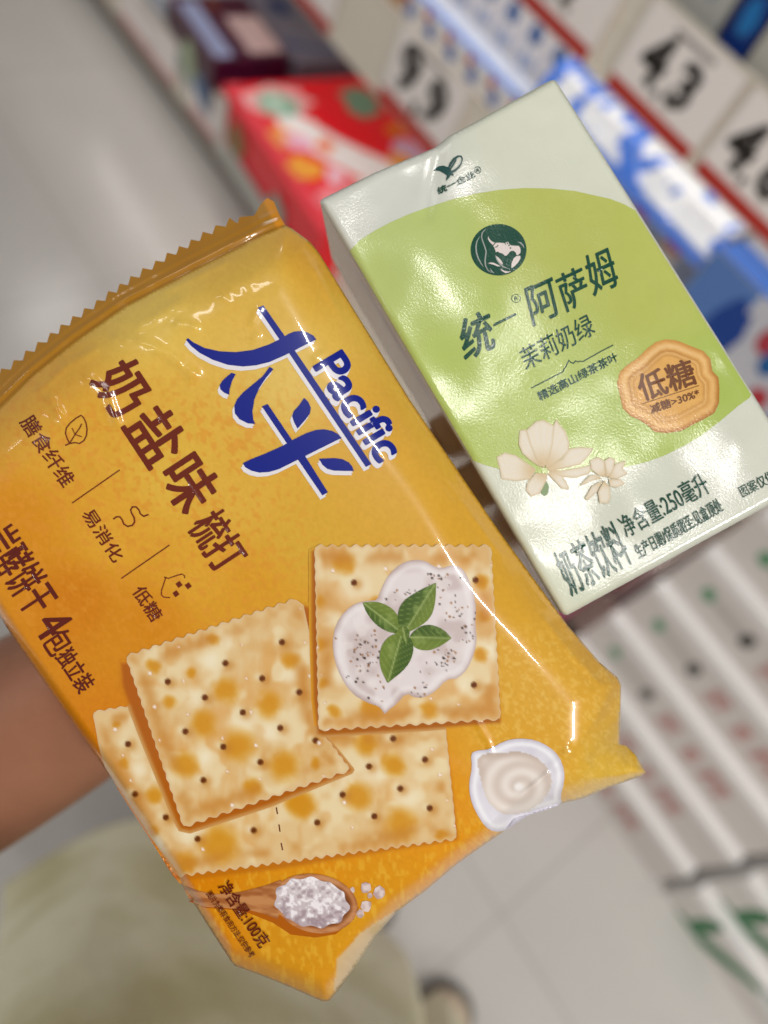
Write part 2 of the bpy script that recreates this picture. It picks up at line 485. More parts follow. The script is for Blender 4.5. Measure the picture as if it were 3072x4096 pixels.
# --- lowest deck
B0 = 0.1005
goods('gift_carton', 'bright red gift carton with green leaf marks and white swash on the lowest shelf', 'carton',
      -1.515, -0.985, 0.915, 1.42, B0, 0.275, (246, 26, 44),
      [('top', 0.0, 1.0, 0.0, 0.10, (238, 70, 84), 'edge_print'), ('top', 0.0, 0.30, 0.0, 0.46, (244, 184, 186), 'pale_patch', 'blob'),
       ('top', 0.72, 1.0, 0.30, 1.0, (244, 214, 214), 'pale_end'), ('top', 0.04, 0.30, 0.10, 0.32, (146, 196, 170), 'leaf_mark', 'blob'), ('top', 0.06, 0.36, 0.54, 0.82, (120, 160, 136), 'leaf_mark', 'blob'),
       ('top', 0.26, 0.99, 0.22, 0.62, (255, 250, 250), 'white_swash', 'swash'), ('top', 0.30, 1.0, 0.26, 0.70, (255, 250, 250), 'white_swash', 'swash'),
       ('top', 0.30, 0.50, 0.02, 0.22, (250, 160, 90), 'fruit_print', 'blob'), ('top', 0.36, 0.52, 0.10, 0.26, (250, 190, 216), 'fruit_print', 'blob'),
       ('top', 0.52, 0.70, 0.02, 0.22, (250, 176, 70), 'fruit_print', 'blob'), ('top', 0.48, 0.70, 0.62, 0.84, (226, 190, 226), 'fruit_print', 'blob'),
       ('top', 0.56, 0.72, 0.56, 0.74, (250, 164, 60), 'fruit_print', 'blob'), ('top', 0.38, 0.48, 0.66, 0.84, (246, 132, 30), 'fruit_print', 'blob'),
       ('top', 0.72, 0.90, 0.04, 0.28, (250, 140, 150), 'fruit_print', 'blob'), ('top', 0.44, 0.54, 0.24, 0.36, (255, 120, 40), 'fruit_print', 'blob'), ('top', 0.62, 0.74, 0.18, 0.30, (250, 210, 226), 'fruit_print', 'blob'),
       ('top', 0.10, 0.26, 0.15, 0.24, (206, 226, 212), 'leaf_vein', 'blob'), ('top', 0.86, 0.98, 0.10, 0.24, (252, 190, 80), 'fruit_print', 'blob'), ('top', 0.30, 0.40, 0.84, 0.98, (200, 14, 30), 'dark_red_mark', 'blob'), ('top', 0.56, 0.68, 0.86, 0.98, (250, 150, 60), 'fruit_print', 'blob'),
       ('front', 0.0, 1.0, 0.0, 0.35, (190, 190, 182), 'side_print'), ('front', 0.12, 0.3, 0.3, 0.85, (150, 120, 60), 'fruit_print', 'blob'),
       ('front', 0.55, 0.72, 0.15, 0.75, (150, 180, 165), 'leaf_mark', 'blob'), ('front', 0.02, 0.1, 0.1, 0.95, (220, 214, 206), 'pale_patch')],
      rotz=rad(-4))
goods('gift_carton', 'dark purple carton with a pale text panel beside the red carton on the lowest shelf', 'carton',
      -1.875, -1.60, 0.955, 1.175, B0, 0.285, (70, 18, 48),
      [('top', 0.10, 0.95, 0.06, 0.30, (150, 160, 196), 'name_panel'), ('top', 0.35, 0.92, 0.52, 0.96, (206, 178, 178), 'text_panel'), ('top', 0.05, 0.3, 0.4, 0.55, (120, 60, 30), 'gold_mark', 'blob'),
       ('front', 0.0, 1.0, 0.0, 0.55, (150, 160, 172), 'front_print'), ('front', 0.3, 0.7, 0.2, 0.9, (170, 186, 150), 'pale_patch', 'blob'), ('front', 0.66, 0.98, 0.1, 0.7, (40, 100, 150), 'blue_patch', 'blob')], rotz=rad(-3))
goods('gift_carton', 'blue and silver carton behind the purple one on the lowest shelf', 'carton',
      -1.90, -1.58, 1.19, 1.44, B0, 0.275, (120, 118, 134),
      [('top', 0.72, 1.0, 0.02, 0.98, (28, 70, 134), 'blue_patch', 'swash'), ('top', 0.1, 0.4, 0.1, 0.5, (40, 60, 110), 'blue_patch', 'blob')], rotz=rad(-3))
goods('milk_pouch_box', 'white and blue carton with an orange edge on the lowest shelf', 'carton',
      -2.25, -1.90, 0.965, 1.3, B0, 0.25, (170, 176, 188),
      [('front', 0.0, 0.22, 0.0, 1.0, (196, 146, 82), 'orange_edge'), ('front', 0.3, 0.62, 0.1, 0.9, (92, 128, 168), 'blue_patch', 'blob'), ('front', 0.7, 0.95, 0.2, 0.95, (150, 150, 172), 'grey_patch', 'blob'),
       ('top', 0.1, 0.5, 0.05, 0.6, (100, 130, 170), 'blue_patch', 'blob'), ('top', 0.55, 0.9, 0.2, 0.9, (200, 192, 190), 'pale_patch', 'blob'), ('top', 0.2, 0.4, 0.3, 0.5, (196, 160, 90), 'orange_mark', 'blob')])
goods('milk_pouch_box', 'grey white carton farthest along the lowest shelf at the top edge of the photo', 'carton', -2.62, -2.27, 0.965, 1.3, B0, 0.27, (190, 186, 184),
      [('front', 0.1, 0.5, 0.2, 0.8, (150, 150, 160), 'grey_patch', 'blob')])
for i, x in enumerate((-0.94, -0.70, -0.46, -0.22)):
    goods('drink_carton_pack', ('pale carton on the lowest shelf next to the red carton', 'pale carton on the lowest shelf, hidden behind the held drink carton', 'pale carton on the lowest shelf, third from the red carton', 'pale carton at the end of the lowest shelf beside the stacked cases')[i], 'carton', x, x + 0.225, 0.97, 1.35, B0, 0.33 + 0.02 * (i % 2), (214, 200, 196),
          [('front', 0.1, 0.9, 0.5, 0.9, (206, 120, 120), 'red_patch'), ('top', 0.2, 0.8, 0.1, 0.7, (226, 214, 210), 'pale_patch')])

# --- middle shelf: two layers of small milk cartons, a film-wrapped upper row
S2 = 0.6625
n_small = 0
blue_dot = (22, 84, 150)
for layer in range(2):
    for i in range(9):
        x0 = -1.205 + i * 0.0605 if layer == 0 else -1.235 + i * 0.0605
        if layer == 0 and x0 > -0.70: continue
        y0 = 0.965 if layer == 0 else 1.035
        z0 = S2 if layer == 0 else S2 + 0.1055
        z1 = z0 + 0.105 if layer == 0 else z0 + 0.118
        if i < 3:
            goods('milk_carton', 'small tan milk carton, %s layer on the middle shelf, %s from the brown end' % (('lower', 'upper')[layer], ('first', 'second', 'third')[i]), 'milk carton',
                  x0, x0 + 0.0585, y0, y0 + 0.07, z0, z1, (190, 140, 90) if i != 1 else (206, 160, 96),
                  [('front', .1, .9, .1, .5, (214, 178, 128), 'pale_patch')], group='small tan milk cartons')
        else:
            place = ('touching the tan ones', 'second from the tan ones', 'third from the tan ones', 'fourth from the tan ones', 'fifth from the tan ones', 'last from the tan ones')[i - 3]
            dec = [('front', .24, .72, .34, .62, blue_dot, 'round_badge', 'oval'), ('front', .1, .9, .02, .26, (170, 180, 206), 'blue_print', 'blob'), ('front', .1, .6, .68, .9, (150, 164, 200), 'grey_print', 'blob'), ('side', 0, 1, 0, 1, (60, 104, 206), 'blue_side')] if layer else \
                  [('front', .12, .6, .5, .95, (110, 132, 190), 'blue_print', 'blob'), ('front', .3, .7, .06, .3, (70, 104, 180), 'blue_print', 'blob'), ('top', .0, 1., .02, .98, (226, 234, 252), 'top_sheen_tint'), ('top', .0, 1., .02, .3, (110, 150, 230), 'blue_rim'), ('front', .02, .26, .86, 1., (200, 50, 56), 'red_mark')]  # pale tint on the tops paints in their sheen
            goods('milk_carton', 'small white milk carton, %s layer on the middle shelf, %s' % (('lower', 'upper')[layer], place), 'milk carton',
                  x0, x0 + 0.0585, y0, y0 + 0.07, z0, z1, (238, 232, 228), dec, group='small white milk cartons with blue print')
wrapped = thing('milk_pack', 'row of five white milk cartons in shining blue-edged film under the 4.3 tag', 'milk pack', (-0.49, 1.0, S2))
for i in range(5):
    x0 = -0.680 + i * 0.0755; x1 = x0 + .0735
    bm = bmesh.new(); box_bm(bm, x0, x1, 0.988, 1.050, S2, 0.838, .002); cb = bm_obj('carton', bm, pm((214, 206, 200)), wrapped)
    for nm, u0, u1, w0, w1, c in (('red_mark', .02, .42, .70, .86, (196, 44, 52)), ('grey_print', .45, .92, .45, .75, (150, 160, 186)), ('blue_print', .12, .75, .12, .42, (130, 150, 190))):
        P = [(x0 + .0735 * u, .9874, S2 + .150 * w) for u, w in ((u0, w0), (u1, w0), (u1, w1), (u0, w1))]
        link_mesh(nm, P, [(0, 1, 2, 3)], pm(c), cb)
V = []; Fc = []; cl = []
nx_, ny_ = 90, 16
for j in range(ny_):
    for i in range(nx_):
        u = i / (nx_ - 1); v = j / (ny_ - 1)
        q = np.array([[u * 400, v * 90]])
        w = min(1, v / .75); k = max(0, (v - .75) / .25)
        z = .795 + .052 * w + .003 * k + .002 * float(fnoise(q, 44, 61)[0])
        y = .9555 + .030 * w + .040 * k - (.0045 * float(fnoise(q, 34, 63)[0]) + .0018 * float(fnoise(q, 11, 64)[0])) * min(1, v * 3)
        V.append((-.684 + .381 * u, y, z))
        n = float(fnoise(q, 36, 66)[0])
        cl.append((84, 128, 222) if v < .22 else ((248, 250, 255) if n < .52 else (70, 126, 232)))  # bright white is painted in for the film's glare
for j in range(ny_ - 1):
    for i in range(nx_ - 1):
        a = j * nx_ + i; Fc.append((a, a + 1, a + nx_ + 1, a + nx_))
link_mesh('film_wrap', V, Fc, mat('shining_film', attr=True, rough=0.10, coat=1.0), wrapped, smooth=True, cols=lin(np.array(cl)))
goods('milk_multipack', 'white milk pack with blue bands and red fruit at the right edge of the photo', 'milk pack', -0.298, -0.005, 0.955, 1.15, S2, 0.835, (206, 206, 214),
      [('front', .0, .30, .0, 1., (90, 130, 196), 'blue_band'), ('front', .18, .40, .0, .98, (20, 66, 150), 'blue_band', 'blob'), ('front', .42, .52, .66, .9, (184, 54, 70), 'red_fruit', 'oval'), ('front', .5, .6, .55, .78, (28, 96, 160), 'blue_badge', 'oval'),
       ('front', .58, .68, .3, .5, (190, 56, 66), 'red_fruit', 'oval'), ('front', .3, .62, .1, .34, (40, 84, 176), 'blue_band', 'blob'), ('front', .7, .98, .1, .5, (52, 80, 170), 'blue_band', 'blob'), ('front', .76, .86, .5, .68, (180, 50, 60), 'red_fruit', 'oval'),
       ('front', .44, .62, .86, .98, (186, 60, 70), 'red_fruit', 'oval'), ('top', 0, 1, 0, .3, (80, 120, 200), 'blue_band')], rough=0.15)

# --- upper shelf behind the price rail
S1 = 0.958
upper = [(-0.745, -0.665, (120, 96, 80), 'small brown carton standing behind the tag at the top edge of the photo', [('front', .1, .9, .3, .9, (150, 120, 96), 'pale_patch')]),
         (-0.660, -0.598, (120, 124, 104), 'olive grey carton standing behind the 4.3 tag, next to the brown one', []),
         (-0.590, -0.492, (184, 184, 178), 'tall pale carton with a small blue badge standing behind the 4.3 tag', [('front', .5, .86, .22, .42, (96, 104, 150), 'blue_badge', 'blob'), ('front', .1, .3, .3, .8, (150, 170, 180), 'pale_patch', 'blob')]),
         (-0.484, -0.442, (8, 50, 124), 'deep blue carton standing between two pale cartons behind the 4.3 tag', [('front', .2, .9, .2, .38, (24, 120, 190), 'light_blue_mark', 'blob')]),
         (-0.436, -0.330, (196, 192, 182), 'tall pale carton with blue lettering up its side behind the 4.3 tag', [('front', .16, .34, .30, .98, (120, 134, 176), 'lettering', ('SPECIAL', True)), ('front', .55, .95, .16, .34, (104, 116, 168), 'blue_badge', 'oval')]),
         (-0.324, -0.218, (196, 192, 182), 'tall pale carton standing behind the price tag at the right edge of the photo', [('front', .16, .34, .30, .98, (120, 134, 176), 'lettering', ('SPECIAL', True)), ('front', .55, .95, .16, .34, (104, 116, 168), 'blue_badge', 'oval')])]
for x0, x1, c, lab, dec in upper:
    goods('milk_carton', lab, 'milk carton', x0, x1, 0.985, 1.08, S1, 1.235, c, dec)

# ------------------------------------------------------------------ stacks of white cases on the floor
white_case = (240, 237, 235)
def case_stack(xa, xb, n, second):
    names = ('bottom', 'second', 'third', 'fourth', 'fifth', 'sixth', 'seventh', 'top')
    pitch = 0.108
    for k in range(n):
        z0 = 0.001 + k * pitch; y0 = 0.800 + 0.024 * k
        if not second:
            dec = [('front', 0, 1, .0, .84, (216, 209, 204), 'front_shade_tint'),  # front greyed: its shade below the lit top is put into the colour
                   ('front', .10, .16, .30, .66, (84, 146, 104), 'green_emblem', 'blob'), ('front', .16, .30, .40, .56, (190, 184, 178), 'fine_print'), ('front', .30, .35, .32, .64, (66, 62, 58), 'black_dot', 'oval'),
                   ('front', .42, .50, .2, .72, (198, 128, 122), 'red_writing', ('好牛', False)), ('front', .56, .62, .24, .66, (206, 142, 136), 'red_writing', ('奶', False)), ('front', .66, .78, .2, .72, (200, 132, 126), 'red_writing', ('纯牛', False))]
            lab = 'white milk case with red writing, %s layer of its stack' % names[k]
        else:
            dec = [('front', 0, 1, .0, .8, (218, 213, 208), 'front_shade_tint'), ('front', .15, .235, .05, .95, (34, 112, 62), 'green_leaf', 'oval'), ('front', .22, .66, .06, .9, (26, 104, 54), 'green_leaf', 'swash'), ('front', .10, .58, .02, .74, (40, 120, 70), 'green_leaf', 'swash'), ('front', .5, .78, .56, .9, (232, 236, 234), 'white_mark', 'blob')]  # these fronts get the same painted-in shade
            lab = 'white case with a green leaf swoosh, %s layer of its stack' % names[k]
        goods('milk_case', lab, 'case', xa, xb, y0, y0 + 0.30, z0, z0 + pitch - 0.002, white_case, dec,
              group='white milk cases stacked on the floor' if not second else 'white leaf-printed cases stacked on the floor', rough=0.35, bev=0.002)
case_stack(0.015, 0.465, 7, False)
case_stack(0.492, 0.84, 4, True)
goods('snack_box', 'pink box glimpsed between the held drink carton and the white cases', 'box', -0.19, -0.03, 0.83, 0.945, 0.001, 0.36, (206, 92, 134), [('top', .6, .95, .6, .95, (190, 120, 96), 'orange_mark', 'blob')])

# ------------------------------------------------------------------ the held biscuit pack
D0 = 0.1615
SIL = [(1070, 792), (1090, 800), (1140, 900), (1165, 912), (1238, 965), (1275, 1010), (1640, 1600), (2000, 2130), (2270, 2500), (2400, 2650), (2470, 2710), (2484, 2740), (2482, 2850), (2478, 2975),
       (2505, 2982), (2545, 3022), (2584, 3090), (2562, 3106), (2430, 3152), (2330, 3195), (2240, 3215), (2060, 3272), (2010, 3330), (1900, 3405), (1830, 3455), (1700, 3565), (1590, 3645),
       (1500, 3745), (1425, 3862), (1349, 3966), (1315, 4004), (1290, 4006), (1130, 3936), (1030, 3896), (938, 3863), (922, 3843), (832, 3704), (726, 3538), (600, 3352), (422, 3079), (308, 2917), (195, 2755),
       (65, 2568), (0, 2470), (-160, 2210), (-320, 1950), (-330, 1880), (-200, 1800), (0, 1628), (141, 1492), (298, 1366), (501, 1225), (752, 1092), (1058, 935)]
# body outline: everything below the seal line
BODY = [(1140, 900)] + SIL[3:]
SEAL_LINE = [(-330, 1880), (-200, 1800), (0, 1628), (141, 1492), (298, 1366), (501, 1225), (752, 1092), (1058, 935), (1140, 900)]
SIDES = BODY[:-9] + [(-320, 1950)]
side_r = [p for p in BODY[0:13]]
bottom_e = BODY[12:33]
side_l = BODY[32:45]
EAR = [(2415, 2655), (2445, 2750), (2380, 2880), (2285, 3015), (2200, 3095), (2090, 3185), (1985, 3295), (1890, 3420), (2100, 3500), (2700, 3300), (2700, 2600)]
EAR_RIDGE = EAR[:8]
FLAP = [(1349, 3837), (1440, 3735), (1560, 3655), (1700, 3600), (1700, 3900), (1400, 4100), (1320, 4060), (1338, 3950)]
FLAP_RIDGE = [(1338, 4010), (1338, 3950), (1349, 3837), (1440, 3735), (1560, 3655)]
# wrinkles: polyline, height (mm), half width (px)
WR = [([(470, 1350), (560, 1372), (650, 1405), (715, 1445), (775, 1500)], 0.55, 26), ([(560, 1300), (640, 1258), (720, 1215)], 0.45, 24), ([(660, 1160), (760, 1120), (900, 1050)], 0.35, 16),
      ([(715, 1298), (775, 1310)], 0.4, 20), ([(1010, 1290), (1035, 1235)], 0.3, 14), ([(1015, 1360), (1030, 1345)], 0.25, 12), ([(1265, 1440), (1310, 1400)], 0.3, 16),
      ([(205, 1600), (240, 1660)], 0.5, 26), ([(355, 1510), (430, 1575), (470, 1690)], 0.45, 20), ([(160, 1560), (260, 1470), (380, 1400)], 0.35, 18),
      ([(1265, 1085), (1300, 1150), (1350, 1245)], 0.45, 18), ([(1850, 2015), (1920, 2110), (2000, 2215)], 0.45, 14), ([(2285, 2590), (2350, 2665)], 0.5, 22), ([(2180, 2480), (2300, 2640), (2400, 2735)], 0.4, 14),
      ([(1915, 2900), (1950, 2960), (1965, 3010)], 0.35, 14), ([(2280, 3000), (2215, 3060)], 0.5, 22), ([(1960, 3290), (2090, 3180), (2190, 3095)], 0.45, 12), ([(140, 1700), (300, 1790), (420, 1900)], 0.25, 40), ([(900, 1180), (1100, 1060)], 0.3, 40)]
_bodyA = np.array(BODY, float)
def pack_depth(xy):
    xy = np.asarray(xy, float)
    mm = np.zeros(len(xy))
    dl = nearest(xy, side_l, False)[0]; dr = nearest(xy, side_r, False)[0]; db = nearest(xy, bottom_e, False)[0]; ds = nearest(xy, SEAL_LINE, False)[0]
    wob = vnoise(xy, 620, 23)
    for d, r, b in ((dl, 50.0, 4.0), (dr, 150.0 + 130.0 * wob, 10.0), (db, 100.0, 6.0), (ds, 190.0 + 90.0 * wob, 9.0)):
        t = np.clip(1 - d / r, 0, 1); mm = np.maximum(mm, b * t ** 2.4) + 0.25 * np.minimum(mm, b * t ** 2.4)
    # loose film: broad low swells
    mm += 0.45 * (vnoise(xy, 430, 5) - 0.5)
    # small gathers running in from the seal and along the right-hand roll
    al = xy @ np.array((.84, -.54))
    mm -= .16 * np.exp(-np.clip(ds - 20, 0, None) / 80) * vnoise(np.stack([al, ds * .25], 1), 46, 33)
    mm -= .14 * np.exp(-((dr - 110) / 70) ** 2) * vnoise(np.stack([xy @ np.array((.57, .82)), dr * .5], 1), 90, 35)
    e = pip(xy, EAR); de = nearest(xy, EAR_RIDGE, False)[0]
    mm += np.where(e, 0.034 * de + 0.6 * np.sin(de / 38.0 + fnoise(xy, 90, 2) * 5) * np.clip(de / 60, 0, 1), 0)
    f = pip(xy, FLAP); df = nearest(xy, FLAP_RIDGE, False)[0]
    mm += np.where(f, 0.07 * df, 0)
    for pl, h, w in WR:
        lo = np.min(pl, 0) - 4 * w; hi = np.max(pl, 0) + 4 * w
        s = np.all((xy > lo) & (xy < hi), 1)
        if not s.any(): continue
        d, q = nearest(xy[s], pl, False)
        mm[s] -= h * np.exp(-(d / w) ** 2) * (0.7 + 0.6 * fnoise(xy[s], 30, 4, 1))
    return D0 + mm * 1e-3

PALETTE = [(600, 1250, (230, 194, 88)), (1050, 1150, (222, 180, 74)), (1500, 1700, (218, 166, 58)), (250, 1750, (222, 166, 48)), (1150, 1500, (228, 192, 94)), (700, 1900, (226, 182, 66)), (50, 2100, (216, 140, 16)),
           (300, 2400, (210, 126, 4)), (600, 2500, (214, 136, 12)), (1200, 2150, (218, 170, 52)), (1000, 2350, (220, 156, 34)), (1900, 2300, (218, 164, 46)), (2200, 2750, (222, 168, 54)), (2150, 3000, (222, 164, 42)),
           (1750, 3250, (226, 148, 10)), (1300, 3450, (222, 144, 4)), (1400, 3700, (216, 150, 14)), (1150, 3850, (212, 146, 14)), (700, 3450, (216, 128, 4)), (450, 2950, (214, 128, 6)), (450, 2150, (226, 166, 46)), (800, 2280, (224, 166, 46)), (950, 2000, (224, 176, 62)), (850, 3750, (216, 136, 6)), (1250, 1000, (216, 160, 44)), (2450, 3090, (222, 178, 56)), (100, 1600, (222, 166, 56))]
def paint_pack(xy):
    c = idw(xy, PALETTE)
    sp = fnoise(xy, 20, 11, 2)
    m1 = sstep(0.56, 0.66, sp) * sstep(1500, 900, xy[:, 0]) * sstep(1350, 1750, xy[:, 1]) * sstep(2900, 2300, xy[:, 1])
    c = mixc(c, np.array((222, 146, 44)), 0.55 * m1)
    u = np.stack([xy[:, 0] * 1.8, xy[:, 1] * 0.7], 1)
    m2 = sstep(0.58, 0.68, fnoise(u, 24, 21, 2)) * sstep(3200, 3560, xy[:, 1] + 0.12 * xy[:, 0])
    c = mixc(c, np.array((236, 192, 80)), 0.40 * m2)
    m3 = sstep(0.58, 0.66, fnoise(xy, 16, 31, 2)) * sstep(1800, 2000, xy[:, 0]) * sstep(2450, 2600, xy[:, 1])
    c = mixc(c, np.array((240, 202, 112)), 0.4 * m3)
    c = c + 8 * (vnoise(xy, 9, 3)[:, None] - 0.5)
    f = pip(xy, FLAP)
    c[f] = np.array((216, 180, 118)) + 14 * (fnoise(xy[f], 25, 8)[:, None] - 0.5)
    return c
film = mat('glossy_printed_film', attr=True, rough=0.28, spec=0.32, coat=0.8)
film_print = lambda n, rgb: mat('film_print_' + n, rgb, 0.28, spec=0.32, coat=0.8)

pack_c = campt(np.array([[1200.0, 2400.0]]), np.array([D0 + 0.012]))[0]
pack = thing('biscuit_pack', 'yellow film biscuit pack with blue logo and printed crackers, held on the left', 'biscuit pack', tuple(pack_c))
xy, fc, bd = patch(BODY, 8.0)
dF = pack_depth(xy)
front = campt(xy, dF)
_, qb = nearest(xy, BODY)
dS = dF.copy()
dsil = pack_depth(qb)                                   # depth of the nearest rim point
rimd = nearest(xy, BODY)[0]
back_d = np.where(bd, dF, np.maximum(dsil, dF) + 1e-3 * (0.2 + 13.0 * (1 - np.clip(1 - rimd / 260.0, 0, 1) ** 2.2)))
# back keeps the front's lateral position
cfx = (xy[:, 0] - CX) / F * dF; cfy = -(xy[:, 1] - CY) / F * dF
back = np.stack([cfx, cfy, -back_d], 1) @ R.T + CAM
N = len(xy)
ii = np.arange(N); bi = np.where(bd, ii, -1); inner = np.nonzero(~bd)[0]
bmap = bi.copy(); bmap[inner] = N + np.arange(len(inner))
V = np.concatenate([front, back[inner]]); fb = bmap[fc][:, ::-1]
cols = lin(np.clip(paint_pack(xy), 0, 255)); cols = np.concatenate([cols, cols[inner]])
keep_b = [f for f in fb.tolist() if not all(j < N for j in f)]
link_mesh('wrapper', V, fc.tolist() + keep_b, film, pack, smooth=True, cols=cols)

# end seal with a pinked edge
zig = []
tips = [(1070, 792), (1042, 817), (958, 868), (917, 872 - 2), (862, 900), (811, 927), (763, 958), (716, 984), (668, 1010), (622, 1042), (570, 1072), (522, 1104), (478, 1134), (432, 1164), (386, 1200), (337, 1232), (290, 1264), (243, 1298), (200, 1330), (150, 1368), (102, 1402), (55, 1440), (5, 1474), (-45, 1512), (-95, 1550), (-145, 1590), (-200, 1632), (-260, 1680), (-330, 1735)]
zig.append(tips[0])
for a, b in zip(tips[1:-1], tips[2:]):
    zig.append(a)
    mx, my = (a[0] * .62 + b[0] * .38), (a[1] * .62 + b[1] * .38)
    zig.append((mx + 7, my + 26))
zig.append(tips[-1])
SEALP = zig + [(-380, 1860), (-330, 1885)] + [(x + 4, y + 6) for x, y in SEAL_LINE[1:]] + [(1118, 860), (1096, 806)]
def seal_depth(xy):
    d = nearest(xy, SEAL_LINE, False)[0]
    base = pack_depth(nearest(xy, SEAL_LINE, False)[1])
    mm = 0.2 + 0.045 * d + 0.15 * np.sin(d / 5.6) * np.exp(-((d - 34) / 30) ** 2) + 0.12 * (fnoise(xy, 60, 14) - .5)
    mm += 1.1 * np.exp(-(d / 16) ** 2)
    return base + mm * 1e-3
def paint_seal(xy):
    d = nearest(xy, SEAL_LINE, False)[0]
    c = mixc((166, 112, 12), (174, 122, 20), fnoise(xy, 120, 6))  # darker than the wrapper: the tilted seal's shade is in the colour
    tip = sstep(1040, 1062, xy[:, 0] - 0.5 * (xy[:, 1] - 800))
    c = mixc(c, np.array((206, 134, 14)), tip)
    return c
sx, sf, sb = patch(SEALP, 5.0)
sd = seal_depth(sx)
sv = np.concatenate([campt(sx, sd), campt(sx, sd + 0.0003)])
link_mesh('end_seal', sv, sf.tolist() + (sf[:, ::-1] + len(sx)).tolist(), film, pack, smooth=True, cols=np.tile(lin(np.clip(paint_seal(sx), 0, 255)), (2, 1)))

# --- lettering on the pack
navy = film_print('navy', (4, 26, 134)); white_p = film_print('white', (232, 228, 232)); brown = film_print('brown', (108, 34, 8)); dbrown = film_print('dark_brown', (96, 24, 8))
LOGO = [[(650, 197), (684, 183), (812, 366), (875, 457), (1108, 800), (1336, 1141), (1302, 1158), (1070, 815), (838, 470), (775, 380)],
        [(218, 392), (228, 380), (260, 405), (330, 440), (420, 460), (520, 465), (620, 452), (720, 418), (800, 378), (835, 355), (870, 341), (910, 337), (950, 346), (985, 365), (1003, 388), (960, 410), (900, 440), (860, 462), (800, 490), (720, 525), (640, 545), (560, 552), (470, 542), (380, 512), (300, 470), (250, 430)],
        [(492, 590), (517, 597), (495, 640), (480, 690), (478, 722), (450, 712), (425, 690), (420, 665), (435, 640), (460, 615)],
        [(722, 553), (745, 567), (700, 620), (660, 680), (630, 750), (618, 820), (622, 870), (635, 898), (590, 895), (540, 870), (512, 835), (508, 790), (525, 750), (560, 710), (620, 660), (680, 610)],
        [(675, 793), (710, 778), (860, 1000), (935, 1090), (1073, 1310), (1040, 1330), (890, 1110), (825, 1015)],
        [(930, 740), (955, 765), (970, 800), (965, 835), (940, 870), (890, 927), (870, 890), (857, 850), (868, 820), (900, 785)],
        [(560, 1135), (600, 1115), (700, 1075), (800, 1030), (870, 990), (940, 955), (1000, 935), (1050, 930), (1100, 940), (1135, 960), (1157, 983), (1120, 1000), (1050, 1035), (960, 1080), (870, 1125), (780, 1170), (720, 1188), (660, 1192), (610, 1180), (575, 1160)],
        [(1020, 1108), (1060, 1106), (1110, 1104), (1160, 1110), (1200, 1130), (1220, 1155), (1230, 1182), (1180, 1182), (1110, 1180), (1070, 1170), (1040, 1145)]]
def UN(zf, U, Nn):
    return lambda u, n: (zf[0] + (u * U[0] + n * Nn[0]) / zf[2], zf[1] + (u * U[1] + n * Nn[1]) / zf[2])
l3 = UN(Z3, (.561, .828), (.828, -.561))
PAC = (l3(1012, 503), l3(1712, 503), l3(1024, 706))
bm = bmesh.new()
k = 0
for dx, dy in ((-6, 13), (-12, 26)):
    for pl in LOGO:
        k += 1; tri_poly(bm, Z(Z3, [(x + dx, y + dy) for x, y in pl]), z=0.3 * k)
    add_text(bm, 'Pacific', *[(x + dx / 1.5, y + dy / 1.5) for x, y in PAC], off=14, z=0.3 * (k + 1)); k += 1
lay('logo_outline', bm, pack_depth, 0.00010, white_p, pack)
bm = bmesh.new()
for k, pl in enumerate(LOGO): tri_poly(bm, Z(Z3, pl), z=0.5 * k)
add_text(bm, 'Pacific', *PAC, off=9, z=5)
lay('logo_lettering', bm, pack_depth, 0.00018, navy, pack)

a2 = UN(Z2, (.55, .835), (.835, -.55))
def run(bm, s, u0, u1, n0, n1, off, f=a2, z=0.0): add_text(bm, s, f(u0, n0), f(u1, n0), f(u0, n1), off, z)
bm = bmesh.new()
run(bm, '奶', 535, 790, 235, 522, 9); run(bm, '盐', 845, 1128, 248, 525, 9); run(bm, '味', 1178, 1440, 255, 540, 9); run(bm, '梳', 1505, 1655, 238, 470, 6); run(bm, '打', 1662, 1815, 236, 465, 7)
lay('flavour_lettering', bm, pack_depth, 0.00012, brown, pack)
bm = bmesh.new()
run(bm, '膳食纤维', 508, 945, -212, -113, 2.2); run(bm, '易消化', 1122, 1447, -205, -122, 2.2); run(bm, '低糖', 1632, 1838, -208, -122, 2.2)
lay('claim_lettering', bm, pack_depth, 0.00012, brown, pack)
bm = bmesh.new()
run(bm, '岩酵饼干', 940, 1440, -770, -542, 5); run(bm, '4', 1490, 1595, -770, -562, 4.5); run(bm, '包', 1585, 1695, -778, -612, 3.5); run(bm, '独立装', 1700, 1948, -762, -642, 3.5)
lay('pack_count_lettering', bm, pack_depth, 0.00012, dbrown, pack)
bm = bmesh.new()
tri_strip(bm, Z(Z2, [(662, 801), (398, 985)]), 4.5); tri_strip(bm, Z(Z2, [(937, 1217), (670, 1402)]), 4.5)
lay('divider_line', bm, pack_depth, 0.00012, brown, pack)
bm = bmesh.new()
tri_strip(bm, Z(Z2, [(360, 666), (384, 655), (372, 630), (362, 600), (366, 570), (385, 545), (420, 515), (448, 499), (462, 512), (475, 540), (481, 575), (478, 610), (465, 638), (440, 655), (415, 650), (384, 655)]), 5.0)
tri_strip(bm, Z(Z2, [(384, 655), (415, 605), (440, 570), (452, 545)]), 4.5, z=2); tri_strip(bm, Z(Z2, [(398, 570), (415, 605), (452, 618)]), 4.0, z=4)
lay('leaf_icon', bm, pack_depth, 0.00012, brown, pack)
bm = bmesh.new()
tri_strip(bm, Z(Z2, [(626, 1074), (645, 1060), (664, 1062), (676, 1078), (684, 1100), (705, 1114), (732, 1108), (744, 1090), (742, 1066), (728, 1042), (722, 1022), (732, 1006), (752, 1006), (768, 1022), (776, 1044), (794, 1058), (822, 1048)]), 6.0)
lay('gut_icon', bm, pack_depth, 0.00012, brown, pack)
